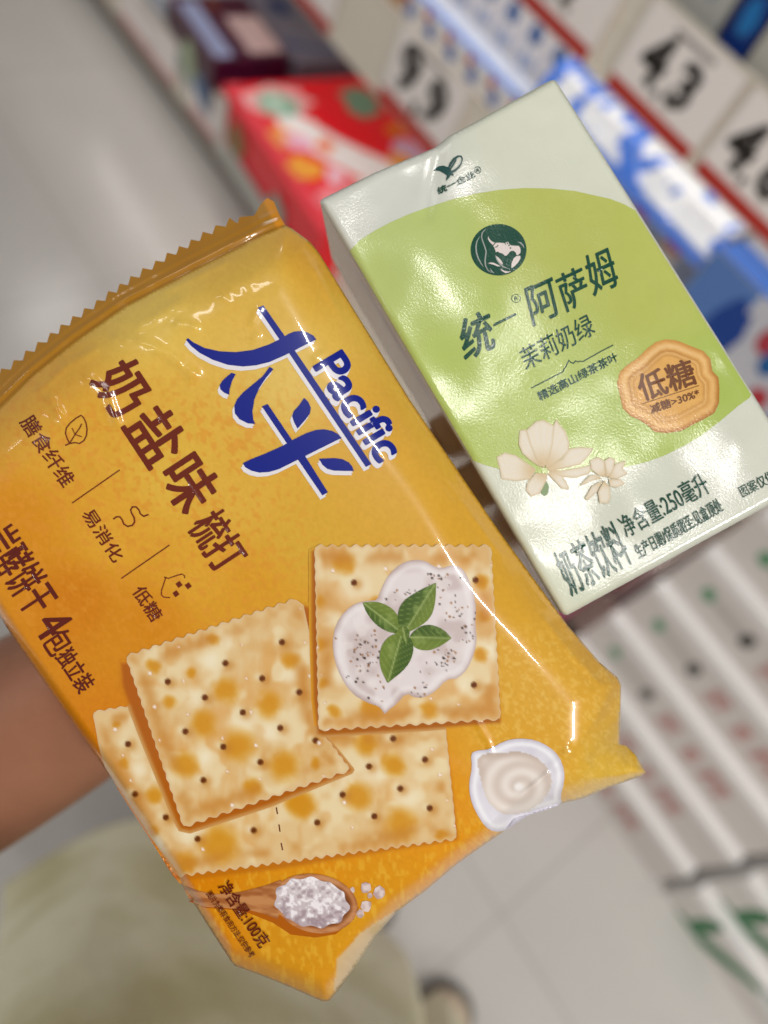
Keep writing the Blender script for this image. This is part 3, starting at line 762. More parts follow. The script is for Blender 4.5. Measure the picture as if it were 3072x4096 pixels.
bm = bmesh.new()
tri_strip(bm, Z(Z2, [(940, 1508), (905, 1505), (892, 1492), (893, 1468), (915, 1402), (908, 1394), (932, 1402), (945, 1396), (975, 1386), (1006, 1377), (1022, 1388), (1020, 1400)]), 4.0)
for cx_, cy_ in ((990, 1435), (1041, 1442), (973, 1486)):
    tri_poly(bm, Z(Z2, [(cx_ + 20 * math.cos(a), cy_ + 20 * math.sin(a)) for a in (0.15, 1.72, 3.29, 4.86)]), z=2)
lay('sugar_icon', bm, pack_depth, 0.00012, brown, pack)
a6 = UN(Z6, (.567, .823), (.823, -.567))

# --- printed crackers
CR = mat('cracker_print', attr=True, rough=0.28, spec=0.32, coat=0.8)
def paint_cracker(toast, holes, glare, seed, edge_poly, pale=(228, 196, 142)):
    def f(xy):
        n1 = fnoise(xy, 130, seed); n2 = fnoise(xy, 85, seed + 5, 2); st = fnoise(np.stack([xy[:, 0] * 2.2, xy[:, 1] * .7], 1), 40, seed + 9)
        c = mixc(pale, (224, 176, 108), sstep(.40, .74, n1 * .75 + st * .25))
        c = mixc(c, (238, 220, 178), 0.8 * sstep(.50, .72, n2))
        c = mixc(c, (208, 152, 76), 0.3 * sstep(.52, .75, fnoise(xy, 100, seed + 2, 2)))
        w = (fnoise(xy, 50, seed + 3)[:, None] - .5) * 34
        for x, y, r in glare:
            d = np.hypot(xy[:, 0] + w[:, 0] - x, (xy[:, 1] - y)) / r
            c = mixc(c, (244, 232, 200), 0.9 * sstep(1.5, .1, d))
        for x, y, r in toast:
            d = np.hypot(xy[:, 0] + w[:, 0] - x, xy[:, 1] + w[:, 0] * .7 - y) / r
            c = mixc(c, (212, 144, 26), 0.88 * sstep(1.45, .35, d))
        if edge_poly is not None:
            de = nearest(xy, edge_poly)[0]
            c = mixc(c, (222, 192, 148), 0.8 * np.exp(-(de / 8) ** 2))
            c = mixc(c, (196, 128, 46), 0.6 * np.exp(-((de - 40) / 30) ** 2) * sstep(.3, .6, n1))
        for x, y in holes:
            d = np.hypot(xy[:, 0] - x, xy[:, 1] - y)
            c = mixc(c, (190, 120, 36), 0.6 * np.exp(-(np.hypot(xy[:, 0] - x - 12, xy[:, 1] - y - 6) / 24) ** 2))
            c = mixc(c, (238, 222, 182), 0.75 * np.exp(-(np.hypot(xy[:, 0] - x + 18, xy[:, 1] - y + 6) / 20) ** 2))
            c = mixc(c, (104, 50, 8), sstep(16, 9, d))
        for k in range(26):
            kk = (k * 7 + seed * 13); bb = (xy.min(0) + (xy.max(0) - xy.min(0)) * np.array([(kk * .618034) % 1, (kk * .754878) % 1]))
            r = 4 + 4 * ((kk * .37) % 1); d = np.hypot(xy[:, 0] - bb[0], xy[:, 1] - bb[1])
            c = mixc(c, (210, 160, 110), .5 * sstep(r + 5, r, d)); c = mixc(c, (255, 246, 244), .9 * sstep(r + 1, r - 3, d))
        return c
    return f
def round_off(poly, n=2):
    for _ in range(n):
        q = []
        for a, b in zip(poly, poly[1:] + poly[:1]):
            q += [(a[0] * .75 + b[0] * .25, a[1] * .75 + b[1] * .25), (a[0] * .25 + b[0] * .75, a[1] * .25 + b[1] * .75)]
        poly = q
    return poly
def cracker_shape(A, B, C, Dd, n, amp):
    return scallop(A, B, n[0], amp) + scallop(B, C, n[1], amp * .5) + scallop(C, Dd, n[2], amp) + scallop(Dd, A, n[3], amp * .4)
z5 = lambda *p: Z(Z5, p); z4 = lambda *p: Z(Z4, p)
# the artwork's own printed soft shadows
shade2 = mat('cracker_shadow_print_dark', (176, 92, 8), 0.14)
def paint_shade(poly, rgb, under, w):
    def f(xy):
        b = paint_pack(xy)
        if under is not None:
            m = pip(xy, under); b[m] = (206, 156, 92)
        return mixc(b, rgb, .95 * sstep(0, w, nearest(xy, poly)[0]))
    return f

c3poly = [(372, 2862)] + scallop((376, 2850), (545, 2822), 4, 8) + [(560, 2830), (700, 3000), (1250, 2900)] + [(1470, 2915), (1780, 2905)] + scallop((1780, 2905), (1825, 3345), 9, 3) + scallop((1825, 3350), (702, 3500), 26, 13) + [(690, 3492), (640, 3412), (600, 3346), (545, 3262), (480, 3160), (420, 3070), (395, 2985), (380, 2900)]
h3 = z5((293, 935), (332, 1212), (502, 1340), (678, 1460), (988, 1412)) + z4((490, 990), (622, 1077), (390, 1105), (520, 1197), (280, 1222), (642, 1278), (412, 1312), (175, 1338))
t3 = [(*Z(Z4, [(x, y)])[0], r) for x, y, r in ((380, 1010, 50), (490, 1100, 44), (345, 1230, 55), (110, 1265, 55), (520, 1345, 66), (690, 1390, 26))] + [(*Z(Z5, [(x, y)])[0], r) for x, y, r in ((800, 1490, 80), (620, 1600, 46), (430, 1420, 24), (270, 1040, 22), (230, 830, 18), (440, 1220, 34), (1240, 1260, 46))]
SH = [(362, 2858), (545, 2815), (560, 2840), (1250, 2880), (1790, 2905), (1845, 3350), (1838, 3372), (1500, 3425), (1100, 3490), (720, 3535), (690, 3500), (600, 3356), (470, 3156), (380, 2960)]
art('cracker_shadow', SH, 7, pack_depth, 0.00006, paint_shade(SH, (192,112,10), None, 24), CR, pack)
art('cracker_picture', c3poly, 6, pack_depth, 0.00012, paint_cracker(t3, h3, [(1500, 3080, 60), (1400, 3150, 60), (560, 3080, 50), (760, 3330, 60), (640, 3380, 40), (1620, 3180, 60)], 3, c3poly), CR, pack)
bm = bmesh.new()
for a, b in (((1113, 1285), (1120, 1322)), ((1128, 1380), (1134, 1420)), ((1140, 1482), (1148, 1522))): tri_strip(bm, z5(a, b), 5)
lay('perforation_mark', bm, pack_depth, 0.00018, dbrown, pack)

A2, B2, C2_, D2 = (506, 2629), (1186, 2400), (1398, 3076), (734, 3303)
c2poly = scallop(A2, B2, 15, 12) + [(1186, 2400), (1214, 2420), (1240, 2540), (1252, 2790), (1290, 2930)] + scallop((1310, 2960), C2_, 4, 5) + scallop(C2_, D2, 13, 12) + scallop(D2, A2, 16, 5)
h2 = z5((513, 590), (832, 488), (1145, 372), (718, 678), (1035, 572), (1240, 648), (610, 865), (928, 760), (1135, 846), (1330, 915), (820, 950), (1025, 1035), (710, 1135))
t2 = [(*Z(Z5, [(x, y)])[0], r) for x, y, r in ((835, 640, 50), (1075, 720, 54), (715, 825, 54), (905, 945, 66), (610, 1050, 52), (1160, 1060, 62), (1190, 470, 34), (770, 360, 22), (640, 540, 22), (430, 500, 26), (520, 700, 26), (980, 1170, 34), (1330, 1040, 24))]
SH = [(470, 2640), (500, 2640), (1180, 2400), (1250, 2420), (1300, 2930), (1420, 3078), (1410, 3095), (1080, 3230), (760, 3335), (715, 3325), (690, 3280), (560, 2960), (480, 2750)]
art('cracker_shadow', SH, 7, pack_depth, 0.00016, paint_shade(SH, (176,92,10), c3poly, 24), CR, pack)
art('cracker_picture', c2poly, 6, pack_depth, 0.00022, paint_cracker(t2, h2, [(850, 2640, 46), (970, 2900, 60), (780, 2790, 46), (1160, 2700, 40), (1090, 2930, 46), (820, 3030, 40), (900, 2560, 40)], 8, c2poly), CR, pack)

A1, B1, C1_, D1 = (1260, 2190), (1962, 2190), (2000, 2872), (1276, 2916)
c1poly = scallop(A1, B1, 15, 14) + scallop(B1, C1_, 15, 5) + scallop(C1_, D1, 14, 11) + scallop(D1, A1, 15, 4)
h1 = z4((328, 343), (832, 332), (825, 767))
t1 = [(*Z(Z4, [(x, y)])[0], r) for x, y, r in ((285, 262, 44), (172, 420, 30), (180, 600, 28), (400, 860, 46), (850, 640, 30), (870, 480, 26), (640, 870, 34), (860, 340, 30), (420, 430, 26), (200, 760, 24), (250, 880, 24))]
SH = [(1236, 2200), (1262, 2186), (1962, 2186), (2012, 2880), (2010, 2900), (1700, 2925), (1290, 2950), (1262, 2940), (1245, 2800), (1236, 2500)]
art('cracker_shadow', SH, 7, pack_depth, 0.00026, paint_shade(SH, (168,90,10), c3poly, 20), CR, pack)
art('cracker_picture', c1poly, 6, pack_depth, 0.00032, paint_cracker(t1, h1, [(1420, 2350, 60), (1900, 2300, 50), (1950, 2600, 50), (1870, 2740, 40), (1350, 2700, 50), (1330, 2480, 40)], 13, c1poly, (226, 184, 124)), CR, pack)

CREAM = z4((520, 265), (570, 248), (620, 250), (660, 275), (690, 285), (740, 268), (780, 285), (805, 330), (825, 390), (835, 450), (830, 520), (838, 580), (825, 640), (800, 700), (760, 740), (710, 745), (670, 790), (620, 820), (580, 820), (545, 800), (500, 850), (470, 872), (455, 890), (442, 868), (430, 856), (380, 840), (320, 805), (275, 740), (245, 660), (238, 590), (250, 520), (290, 460), (340, 425), (390, 418), (425, 415), (440, 370), (470, 310))
rs = np.random.RandomState(5)
pep = []
for cx_, cy_, s, n in ((690, 330, 60, 18), (520, 390, 60, 14), (760, 470, 60, 20), (800, 560, 40, 10), (720, 640, 60, 24), (360, 600, 60, 30), (390, 660, 40, 16), (330, 740, 50, 8), (600, 780, 60, 14), (440, 780, 60, 10), (700, 690, 30, 8)):
    for _ in range(n):
        x, y = Z(Z4, [(cx_ + rs.randn() * s * .55, cy_ + rs.randn() * s * .55)])[0]
        pep.append((x, y, rs.uniform(1.6, 5.2), rs.rand() < .7))
def paint_cream(xy):
    n = fnoise(xy, 90, 40, 2); n2 = fnoise(xy, 50, 44, 2)
    c = mixc((230, 220, 220), (206, 190, 188), sstep(.42, .7, n))
    c = mixc(c, (240, 232, 230), .5 * sstep(.5, .75, n2))
    de = nearest(xy, CREAM)[0]
    c = mixc(c, (172, 146, 140), .55 * np.exp(-(de / 9) ** 2)); c = mixc(c, (240, 234, 234), .6 * np.exp(-((de - 26) / 10) ** 2))
    for x, y, r, dk in pep:
        c = mixc(c, (48, 30, 18) if dk else (150, 98, 46), sstep(r + 2, r - 2, np.hypot(xy[:, 0] - x, xy[:, 1] - y)))
    return c
CREAM = round_off(CREAM, 1)
art('cream_picture', CREAM, 5, pack_depth, 0.00040, paint_cream, CR, pack)
LEAVES = [([(370, 430), (430, 425), (490, 455), (515, 505), (522, 548), (470, 545), (420, 515), (385, 470)], (370, 430), (520, 545)), ([(662, 352), (660, 430), (640, 490), (580, 530), (542, 545), (513, 500), (525, 430), (590, 385)], (662, 352), (540, 545)),
          ([(725, 573), (690, 600), (640, 622), (590, 615), (560, 580), (580, 545), (630, 518), (690, 535)], (725, 573), (560, 570)), ([(470, 750), (440, 690), (440, 620), (470, 575), (520, 555), (562, 580), (570, 630), (545, 690)], (470, 750), (525, 558))]
def paint_leaf(tip, base, seed):
    tip = np.array(Z(Z4, [tip])[0]); base = np.array(Z(Z4, [base])[0])
    def f(xy):
        ax = base - tip; L = np.linalg.norm(ax); ax /= L
        r = xy - tip; s = r @ ax; t = r[:, 0] * -ax[1] + r[:, 1] * ax[0]
        c = mixc((112, 132, 52), (68, 94, 34), sstep(-30, 34, t))
        v = np.abs(((s - np.abs(t) * .9) / 26.0) % 1 - .5)
        c = mixc(c, (150, 170, 92), .5 * sstep(.36, .5, v)); c = mixc(c, (170, 186, 116), .85 * np.exp(-(t / 3.0) ** 2))
        return mixc(c, (160, 178, 104), .4 * sstep(.55, .75, fnoise(xy, 40, seed)))
    return f
for i, (pl, tp, bs) in enumerate(LEAVES):
    pl = round_off(pl[:1] * 2 + pl[1:], 2); cxl = sum(p[0] for p in pl) / len(pl); cyl = sum(p[1] for p in pl) / len(pl); pl = [(cxl + (x - cxl) * 1.10, cyl + (y - cyl) * 1.10) for x, y in pl]
    art('basil_leaf_picture', z4(*pl), 5, pack_depth, 0.00048 + 0.00003 * i, paint_leaf(tp, bs, 60 + i), CR, pack)

art('basil_leaf_picture', z4((520, 530), (545, 525), (560, 545), (555, 575), (545, 600), (530, 570), (500, 552)), 5, pack_depth, 0.00062, paint_leaf((545, 600), (530, 530), 71), CR, pack)

# --- printed jug
JUG = z4((812, 1055), (830, 1040), (890, 1035), (950, 1000), (1010, 988), (1080, 995), (1140, 1025), (1180, 1065), (1200, 1120), (1200, 1170), (1184, 1230), (1192, 1262), (1110, 1290), (1040, 1310), (960, 1370), (910, 1378), (870, 1355), (830, 1290), (808, 1230), (805, 1170), (818, 1110))
JIN = z4((835, 1075), (870, 1050), (940, 1050), (1000, 1042), (1060, 1055), (1110, 1085), (1142, 1130), (1152, 1180), (1120, 1240), (1060, 1290), (1000, 1305), (930, 1300), (880, 1250), (855, 1170))
def paint_jug(xy):
    de = nearest(xy, JUG)[0]
    c = mixc((236, 234, 242), (206, 202, 214), fnoise(xy, 80, 70)); c = mixc(c, (190, 184, 200), .6 * np.exp(-(de / 8) ** 2)); c = mixc(c, (250, 250, 254), .8 * np.exp(-((de - 22) / 9) ** 2))
    ins = pip(xy, JIN); di = nearest(xy, JIN)[0]
    cx_, cy_ = Z(Z4, [(1010, 1190)])[0]
    rr = np.hypot(xy[:, 0] - cx_, (xy[:, 1] - cy_) * 1.15); th = np.arctan2(xy[:, 1] - cy_, xy[:, 0] - cx_)
    k = mixc((216, 202, 192), (236, 226, 218), .5 + .5 * np.sin(rr / 11.0 - th))
    k = mixc(k, (190, 170, 156), .8 * sstep(40, 0, di) * sstep(60, -160, xy[:, 1] - cy_)); k = mixc(k, (244, 240, 238), sstep(26, 8, rr))
    c[ins] = k[ins]
    return c
JUG = round_off(JUG, 1); JIN = round_off(JIN, 1)
art('jug_picture', JUG, 6, pack_depth, 0.00012, paint_jug, CR, pack)

# --- printed spoon with salt
HAND = Z(Z6, [(192, 512), (280, 545), (380, 568), (470, 565), (560, 552), (700, 515), (790, 482), (820, 560), (770, 720), (700, 690), (620, 668), (560, 660), (440, 650), (330, 645), (245, 612)])
BOWL = Z(Z6, [(1000 + 252 * math.cos(a) * (1 - .04 * math.sin(a)), 625 + 178 * math.sin(a) + 26 * math.cos(a)) for a in np.linspace(0, 2 * math.pi, 40, endpoint=False)])
SALT = Z(Z6, [((975 + 222 * math.cos(a) * (1 + .05 * math.sin(a * 9 + 1)), 618 + 148 * math.sin(a) * (1 + .06 * math.sin(a * 11)) + 22 * math.cos(a))) for a in np.linspace(0, 2 * math.pi, 70, endpoint=False)])
def paint_wood(xy):
    u = np.stack([xy[:, 0] * .25, xy[:, 1] - .1 * xy[:, 0]], 1)
    c = mixc((196, 136, 84), (162, 96, 48), sstep(.4, .7, fnoise(u, 22, 80)))
    return c
def paint_bowl(xy):
    c = paint_wood(xy); de = nearest(xy, BOWL)[0]
    c = mixc(c, (206, 146, 104), .6 * np.exp(-((de - 12) / 8) ** 2)); c = mixc(c, (110, 56, 22), .75 * sstep(14, 34, de)); return c
def paint_salt(xy):
    n = fnoise(xy, 16, 90, 2); big = sstep(0, 200, (xy[:, 1] - Z(Z6, [(0, 520)])[0][1]))
    c = mixc((226, 218, 220), (176, 158, 166), .25 + .6 * big); c = mixc(c, (250, 246, 250), .85 * sstep(.56, .7, n)); return mixc(c, (140, 118, 128), .5 * sstep(.42, .3, n))
bm = bmesh.new(); tri_poly(bm, Z(Z6, [(230, 610), (330, 650), (560, 668), (740, 740), (850, 812), (1000, 830), (1120, 810), (1230, 720), (1262, 640), (1200, 700), (1000, 790), (800, 700), (600, 640), (400, 620)]))
lay('spoon_shadow', bm, pack_depth, 0.00008, shade2, pack)
art('spoon_picture', HAND, 5, pack_depth, 0.00012, paint_wood, CR, pack)
art('spoon_picture', BOWL, 5, pack_depth, 0.00018, paint_bowl, CR, pack)
art('salt_picture', SALT, 4, pack_depth, 0.00024, paint_salt, CR, pack)
for cx_, cy_, r in ((1222, 545, 17), (1300, 530, 34), (1385, 560, 36), (1325, 577, 17), (1305, 640, 33), (1266, 685, 24)):
    pl = Z(Z6, [(cx_ + r * math.cos(a) * rs.uniform(.8, 1.15), cy_ + r * 1.15 * math.sin(a) * rs.uniform(.8, 1.1)) for a in np.linspace(.3, 6.5, 7, endpoint=False)])
    art('salt_crystal_picture', pl, 4, pack_depth, 0.00012, lambda xy: mixc((226, 208, 204), (186, 160, 158), sstep(.35, .7, fnoise(xy, 22, 95))), CR, pack)
bm = bmesh.new()
run(bm, '净含量:100克', 667, 1116, 32, 123, 2, a6); run(bm, '图片为推荐食用方法,仅供参考', 661, 1130, -48, -2, 0.8, a6)
lay('net_weight_lettering', bm, pack_depth, 0.00034, dbrown, pack)

# ------------------------------------------------------------------ the held drink carton
DC = 0.1720
FRONT = [(1279, 806), (1290, 795), (1500, 690), (1690, 612), (1741, 590), (1796, 543), (1900, 488), (2200, 322), (2217, 319), (2228, 330), (2545, 834), (2723, 1118), (3027, 1600), (3230, 1921), (3232, 1932), (3222, 1940), (2280, 2455), (2262, 2462), (2240, 2448), (1760, 1630), (1400, 1015)]
def carton_depth(xy):
    xy = np.asarray(xy, float)
    d = nearest(xy, FRONT)[0]
    mm = 1.3 * np.clip(1 - d / 26.0, 0, 1) ** 2.2
    for x, y, s, a in ((1640, 720, 120, .9), (1480, 1130, 110, .8), (1760, 1500, 130, .9), (1900, 620, 120, -.5), (2850, 1500, 90, .6), (2750, 1850, 120, .5), (2350, 2050, 140, .6), (1800, 1150, 220, -.9), (2400, 1300, 260, -.5), (2120, 2250, 130, -.5), (2560, 2050, 100, -.5), (1650, 1000, 140, -.4), (2960, 1780, 80, -.4)):
        mm += a * np.exp(-(((xy[:, 0] - x) ** 2 + (xy[:, 1] - y) ** 2) / s ** 2))
    mm += .34 * (fnoise(xy, 170, 51, 2) - .5)
    # crease running down from the nick in the top edge
    mm += .5 * np.exp(-(nearest(xy, [(1770, 570), (1740, 700), (1700, 860)], False)[0] / 26) ** 2)
    return DC + mm * 1e-3
def card_mat(name, rgb=(220, 226, 208), attr=False):
    return mat(name, rgb, 0.17, attr=attr, bump=(2200, 0.18, 0.0002), spec=0.55)
cream_card = card_mat('carton_card', attr=True)
carton_c = campt(np.array([[2250.0, 1400.0]]), np.array([DC + 0.02]))[0]
carton = thing('drink_carton', 'pale green milk tea carton with a lime oval panel, held on the right', 'drink carton', tuple(carton_c))
def paint_card(xy):
    c = idw(xy, [(1600, 720, (211, 213, 204)), (2100, 500, (213, 216, 198)), (2500, 2100, (215, 218, 203)), (2300, 2350, (212, 217, 197)), (2900, 1850, (214, 216, 202))])
    return c + 4 * (fnoise(xy, 60, 52)[:, None] - .5)
xy, fc, bd = patch(FRONT, 10.0)
dF = carton_depth(xy); fr = campt(xy, dF)
fx = (xy[:, 0] - CX) / F * dF; fy = -(xy[:, 1] - CY) / F * dF
# the four walls and the back: the front outline carried straight back 40 mm
from collections import Counter
ec = Counter(); eo = {}
for f in fc.tolist():
    for i in range(4):
        a, b = f[i], f[(i + 1) % 4]
        if a == b: continue
        ec[frozenset((a, b))] += 1; eo[frozenset((a, b))] = (a, b)
bedges = [eo[e] for e, n in ec.items() if n == 1]
bverts = sorted({v for e in bedges for v in e}); bidx = {v: i for i, v in enumerate(bverts)}
rings = [0.0012, 0.006, 0.014, 0.022, 0.030, 0.0385, 0.040]
Vs = [fr]; nb = len(bverts); base = len(fr)
for k, dz in enumerate(rings):
    dep = DC + 0.0013 + dz
    inset = 0.0009 if k == len(rings) - 1 else 0.0
    P = np.stack([fx[bverts], fy[bverts], np.full(nb, -dep)], 1)
    cen = P[:, :2].mean(0)
    P[:, :2] += (cen - P[:, :2]) / np.linalg.norm(cen - P[:, :2], axis=1)[:, None] * inset
    Vs.append(P @ R.T + CAM)
side_f = []
for a, b in bedges:
    prev = (a, b)
    for k in range(len(rings)):
        q = (base + k * nb + bidx[a], base + k * nb + bidx[b])
        side_f.append((prev[1], prev[0], q[0], q[1])); prev = q
cenb = np.concatenate(Vs)[base + (len(rings) - 1) * nb:].mean(0)
allv = np.concatenate(Vs + [cenb[None]])
lastk = base + (len(rings) - 1) * nb; ci = len(allv) - 1
capf = [(lastk + bidx[b], lastk + bidx[a], ci) for a, b in bedges]
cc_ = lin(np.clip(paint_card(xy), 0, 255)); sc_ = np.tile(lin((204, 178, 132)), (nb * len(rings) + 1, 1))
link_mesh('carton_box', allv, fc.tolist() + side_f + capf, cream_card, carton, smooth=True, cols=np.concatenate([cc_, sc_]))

OVAL = [(1399, 1003), (1440, 960), (1500, 922), (1560, 890), (1630, 859), (1700, 833), (1800, 800), (1900, 775), (2000, 759), (2100, 752), (2200, 754), (2300, 764), (2440, 795), (2500, 818), (2541, 842), (2721, 1128), (2880, 1380), (3008, 1584), (2955, 1622), (2880, 1685), (2808, 1740), (2735, 1784), (2660, 1821), (2590, 1847), (2513, 1866), (2430, 1882), (2330, 1892), (2200, 1895), (2100, 1890), (1997, 1876), (1940, 1860), (1893, 1843), (1768, 1630), (1590, 1330)]
def paint_oval(xy):
    c = idw(xy, [(1600, 1000, (186, 202, 124)), (2300, 850, (184, 191, 98)), (2600, 1150, (186, 193, 100)), (1900, 1500, (182, 200, 110)), (2400, 1750, (177, 197, 107)), (2850, 1600, (172, 192, 94))])
    return c + 4 * (fnoise(xy, 40, 53)[:, None] - .5)
lime = card_mat('lime_panel_print', attr=True)
art('lime_panel', OVAL, 10, carton_depth, 0.00010, paint_oval, lime, carton)
green = mat('dark_green_print', (24, 74, 58), 0.17, bump=(2200, 0.18, 0.0002))
# straw-hole marks and fine print on the shaded side wall
bm = bmesh.new()
def side_pt(p, dz):       # a point on the left wall: along the front edge p (0..1), dz metres back
    a = np.array((1279, 806.)); b = np.array((2240, 2448.))
    e = a + (b - a) * p; d = DC + 0.0013
    q = np.array([(e[0] - CX) / F * d, -(e[1] - CY) / F * d, -(d + dz)])
    t = np.array([(b - a)[0], -(b - a)[1], 0]); t /= np.linalg.norm(t); nrm = np.array([t[1], -t[0], 0.0])
    if nrm[0] > 0: nrm = -nrm
    return (q + nrm * 0.0003) @ R.T + CAM
sv = []; sf = []
def side_quad(p0, p1, z0, z1):
    i = len(sv); sv.extend([side_pt(p0, z0), side_pt(p1, z0), side_pt(p1, z1), side_pt(p0, z1)]); sf.append((i, i + 1, i + 2, i + 3))
for i in range(34): side_quad(.17 + i * .009, .17 + i * .009 + .006, .0058, .0066)
link_mesh('perforation_line', sv, sf, mat('side_ink', (70, 56, 30), .5), carton)
# round emblem
ELL = Z(C7, [(790 + 772 * math.cos(a), 960 + 712 * math.sin(a)) for a in np.linspace(0, 2 * math.pi, 60, endpoint=False)])
bm = bmesh.new(); tri_poly(bm, ELL); lay('emblem', bm, carton_depth, 0.00018, green, carton)
bm = bmesh.new()
FACE = [(505, 580), (530, 650), (580, 710), (650, 755), (720, 770), (800, 765), (880, 770), (950, 775), (1060, 740), (1080, 800), (1130, 840), (1240, 850), (1340, 850), (1385, 900), (1400, 980), (1390, 1050), (1330, 1110), (1280, 1100), (1265, 1040), (1220, 1000), (1170, 985), (1110, 1005), (1060, 1070), (1010, 1125), (960, 1125), (930, 1090), (890, 1060), (830, 1045), (770, 1010), (710, 1025), (695, 960), (660, 880), (610, 810), (540, 740), (495, 660)]
tri_poly(bm, Z(C7, FACE))
tri_poly(bm, Z(C7, [(1150, 1475), (1140, 1400), (1160, 1300), (1210, 1200), (1290, 1125), (1395, 1130), (1390, 1210), (1330, 1310), (1250, 1400)]), z=1)
tri_poly(bm, Z(C7, [(710, 1120), (780, 1170), (850, 1240), (900, 1320), (910, 1370), (850, 1340), (770, 1250)]), z=1)
tri_poly(bm, Z(C7, [(500, 1335), (560, 1310), (660, 1320), (760, 1370), (850, 1420), (760, 1420), (640, 1370)]), z=1)
tri_poly(bm, Z(C7, [(830, 1475), (950, 1540), (1050, 1560), (1140, 1550), (1060, 1595), (980, 1605), (900, 1560)]), z=1)
lay('emblem_figure', bm, carton_depth, 0.00024, mat('emblem_white_print', (226, 214, 208), .17, bump=(2200, 0.18, 0.0002)), carton)
bm = bmesh.new()
tri_strip(bm, Z(C7, [(445, 375), (340, 490), (318, 600), (350, 720), (410, 880), (445, 1000), (430, 1150), (415, 1280), (430, 1400), (490, 1520), (590, 1600)]), [1, 4, 4, 4, 4.5, 4.5, 5, 5, 4, 3, 1])
tri_strip(bm, Z(C7, [(270, 590), (190, 730), (165, 880), (180, 1050), (230, 1200), (300, 1330), (370, 1430)]), [1, 4, 5.5, 5.5, 4.5, 4, 1], z=1)
tri_strip(bm, Z(C7, [(705, 1110), (740, 1220), (820, 1340), (920, 1430), (1080, 1490)]), [2, 5, 5, 5, 1], z=2)
tri_strip(bm, Z(C7, [(1310, 740), (1400, 770), (1460, 830), (1500, 920)]), [1, 5, 5, 1], z=1)
tri_strip(bm, Z(C7, [(560, 1480), (600, 1560), (670, 1610)]), [1, 5, 1], z=1)
lay('emblem_hair_line', bm, carton_depth, 0.00026, mat('emblem_grey_print', (160, 166, 160), .28), carton)
bm = bmesh.new()
tri_strip(bm, Z(C7, [(640, 840), (670, 800), (715, 760)]), 3); tri_strip(bm, Z(C7, [(690, 890), (740, 880), (780, 830)]), 3, z=1); tri_strip(bm, Z(C7, [(960, 770), (990, 820)]), 3, z=1)
for x, y in ((1040, 780), (1080, 838), (1120, 910), (1300, 1120), (1360, 1105)): tri_poly(bm, Z(C7, [(x + 20 * math.cos(a), y + 20 * math.sin(a)) for a in np.linspace(0, 6.28, 8, endpoint=False)]), z=2)
lay('emblem_detail', bm, carton_depth, 0.00030, green, carton)

def zc(zf, *p): return Z(zf, p)
bm = bmesh.new()
add_text(bm, '统', *zc(C2, (296, 1012), (522, 905), (240, 715)), off=7)
tri_poly(bm, zc(C2, (500, 737), (520, 720), (668, 648), (678, 662), (600, 702), (508, 748)))
add_text(bm, '阿', *zc(C2, (800, 748), (1002, 655), (732, 470)), off=4)
add_text(bm, '萨', *zc(C2, (1040, 648), (1232, 556), (955, 385)), off=3.5)
add_text(bm, '姆', *zc(C2, (1245, 530), (1440, 440), (1160, 240)), off=3.5)
lay('brand_lettering', bm, carton_depth, 0.00020, green, carton)
bm = bmesh.new()
ring = zc(C2, *[(671 + 32 * math.cos(a), 541 + 30 * math.sin(a)) for a in np.linspace(0, 2 * math.pi, 24, endpoint=False)])
tri_strip(bm, ring, 2.6, closed=True); add_text(bm, 'R', *zc(C2, (662, 560), (688, 548), (656, 532)), off=1, z=1)
lay('registered_mark', bm, carton_depth, 0.00020, green, carton)
bm = bmesh.new(); add_text(bm, '茉莉奶绿', *zc(C2, (748, 1078), (1264, 802), (685, 922)), off=1.5)
lay('flavour_lettering', bm, carton_depth, 0.00020, green, carton)
bm = bmesh.new()
tri_strip(bm, zc(C2, (783, 1202), (900, 1142), (990, 1096), (1018, 1082), (1026, 1058), (1040, 1042), (1048, 1022), (1062, 996), (1074, 1012), (1094, 1020), (1112, 1000), (1124, 1010), (1140, 1004), (1166, 1006), (1190, 992), (1300, 930), (1388, 884)), 4.6)
lay('mountain_line', bm, carton_depth, 0.00020, green, carton)
bm = bmesh.new(); add_text(bm, '精选高山绿茶茶叶', *zc(C2, (852, 1300), (1432, 998), (822, 1236)), off=2.5)
lay('tea_lettering', bm, carton_depth, 0.00020, green, carton)
bm = bmesh.new(); add_text(bm, '奶茶饮料', *zc(C4, (596, 1072), (930, 886), (486, 838)), off=3.5)
lay('product_lettering', bm, carton_depth, 0.00020, green, carton)
bm = bmesh.new(); add_text(bm, '净含量:250毫升', *zc(C4, (896, 752), (1354, 500), (836, 640)), off=1.5); add_text(bm, '生产日期/保质期至:见盒顶处', *zc(C4, (962, 866), (1422, 602), (926, 792)), off=2)
lay('net_volume_lettering', bm, carton_depth, 0.00020, green, carton)
bm = bmesh.new(); add_text(bm, '图案仅供参考', *zc(C4, (1526, 532), (1800, 386), (1494, 474)), off=0.6)
lay('note_lettering', bm, carton_depth, 0.00020, green, carton)
bm = bmesh.new()
tri_poly(bm, zc(C5, (884, 1133), (902, 1115), (922, 1102), (952, 1099), (980, 1108), (1000, 1120), (1022, 1165), (1000, 1162), (990, 1178), (968, 1200), (975, 1162), (955, 1150), (930, 1134), (905, 1131)))
tri_strip(bm, zc(C5, (985, 1118), (1000, 1085), (1022, 1055), (1050, 1036), (1070, 1036), (1078, 1052), (1072, 1080), (1055, 1108), (1030, 1130), (1005, 1142)), [6, 9, 10, 7, 5, 4, 5, 7, 9, 9], z=1)
tri_strip(bm, zc(C5, (992, 1130), (1018, 1090), (1038, 1058)), [7, 7, 4], z=2)
lay('maker_bird_logo', bm, carton_depth, 0.00020, mat('teal_print', (16, 70, 66), .28), carton)
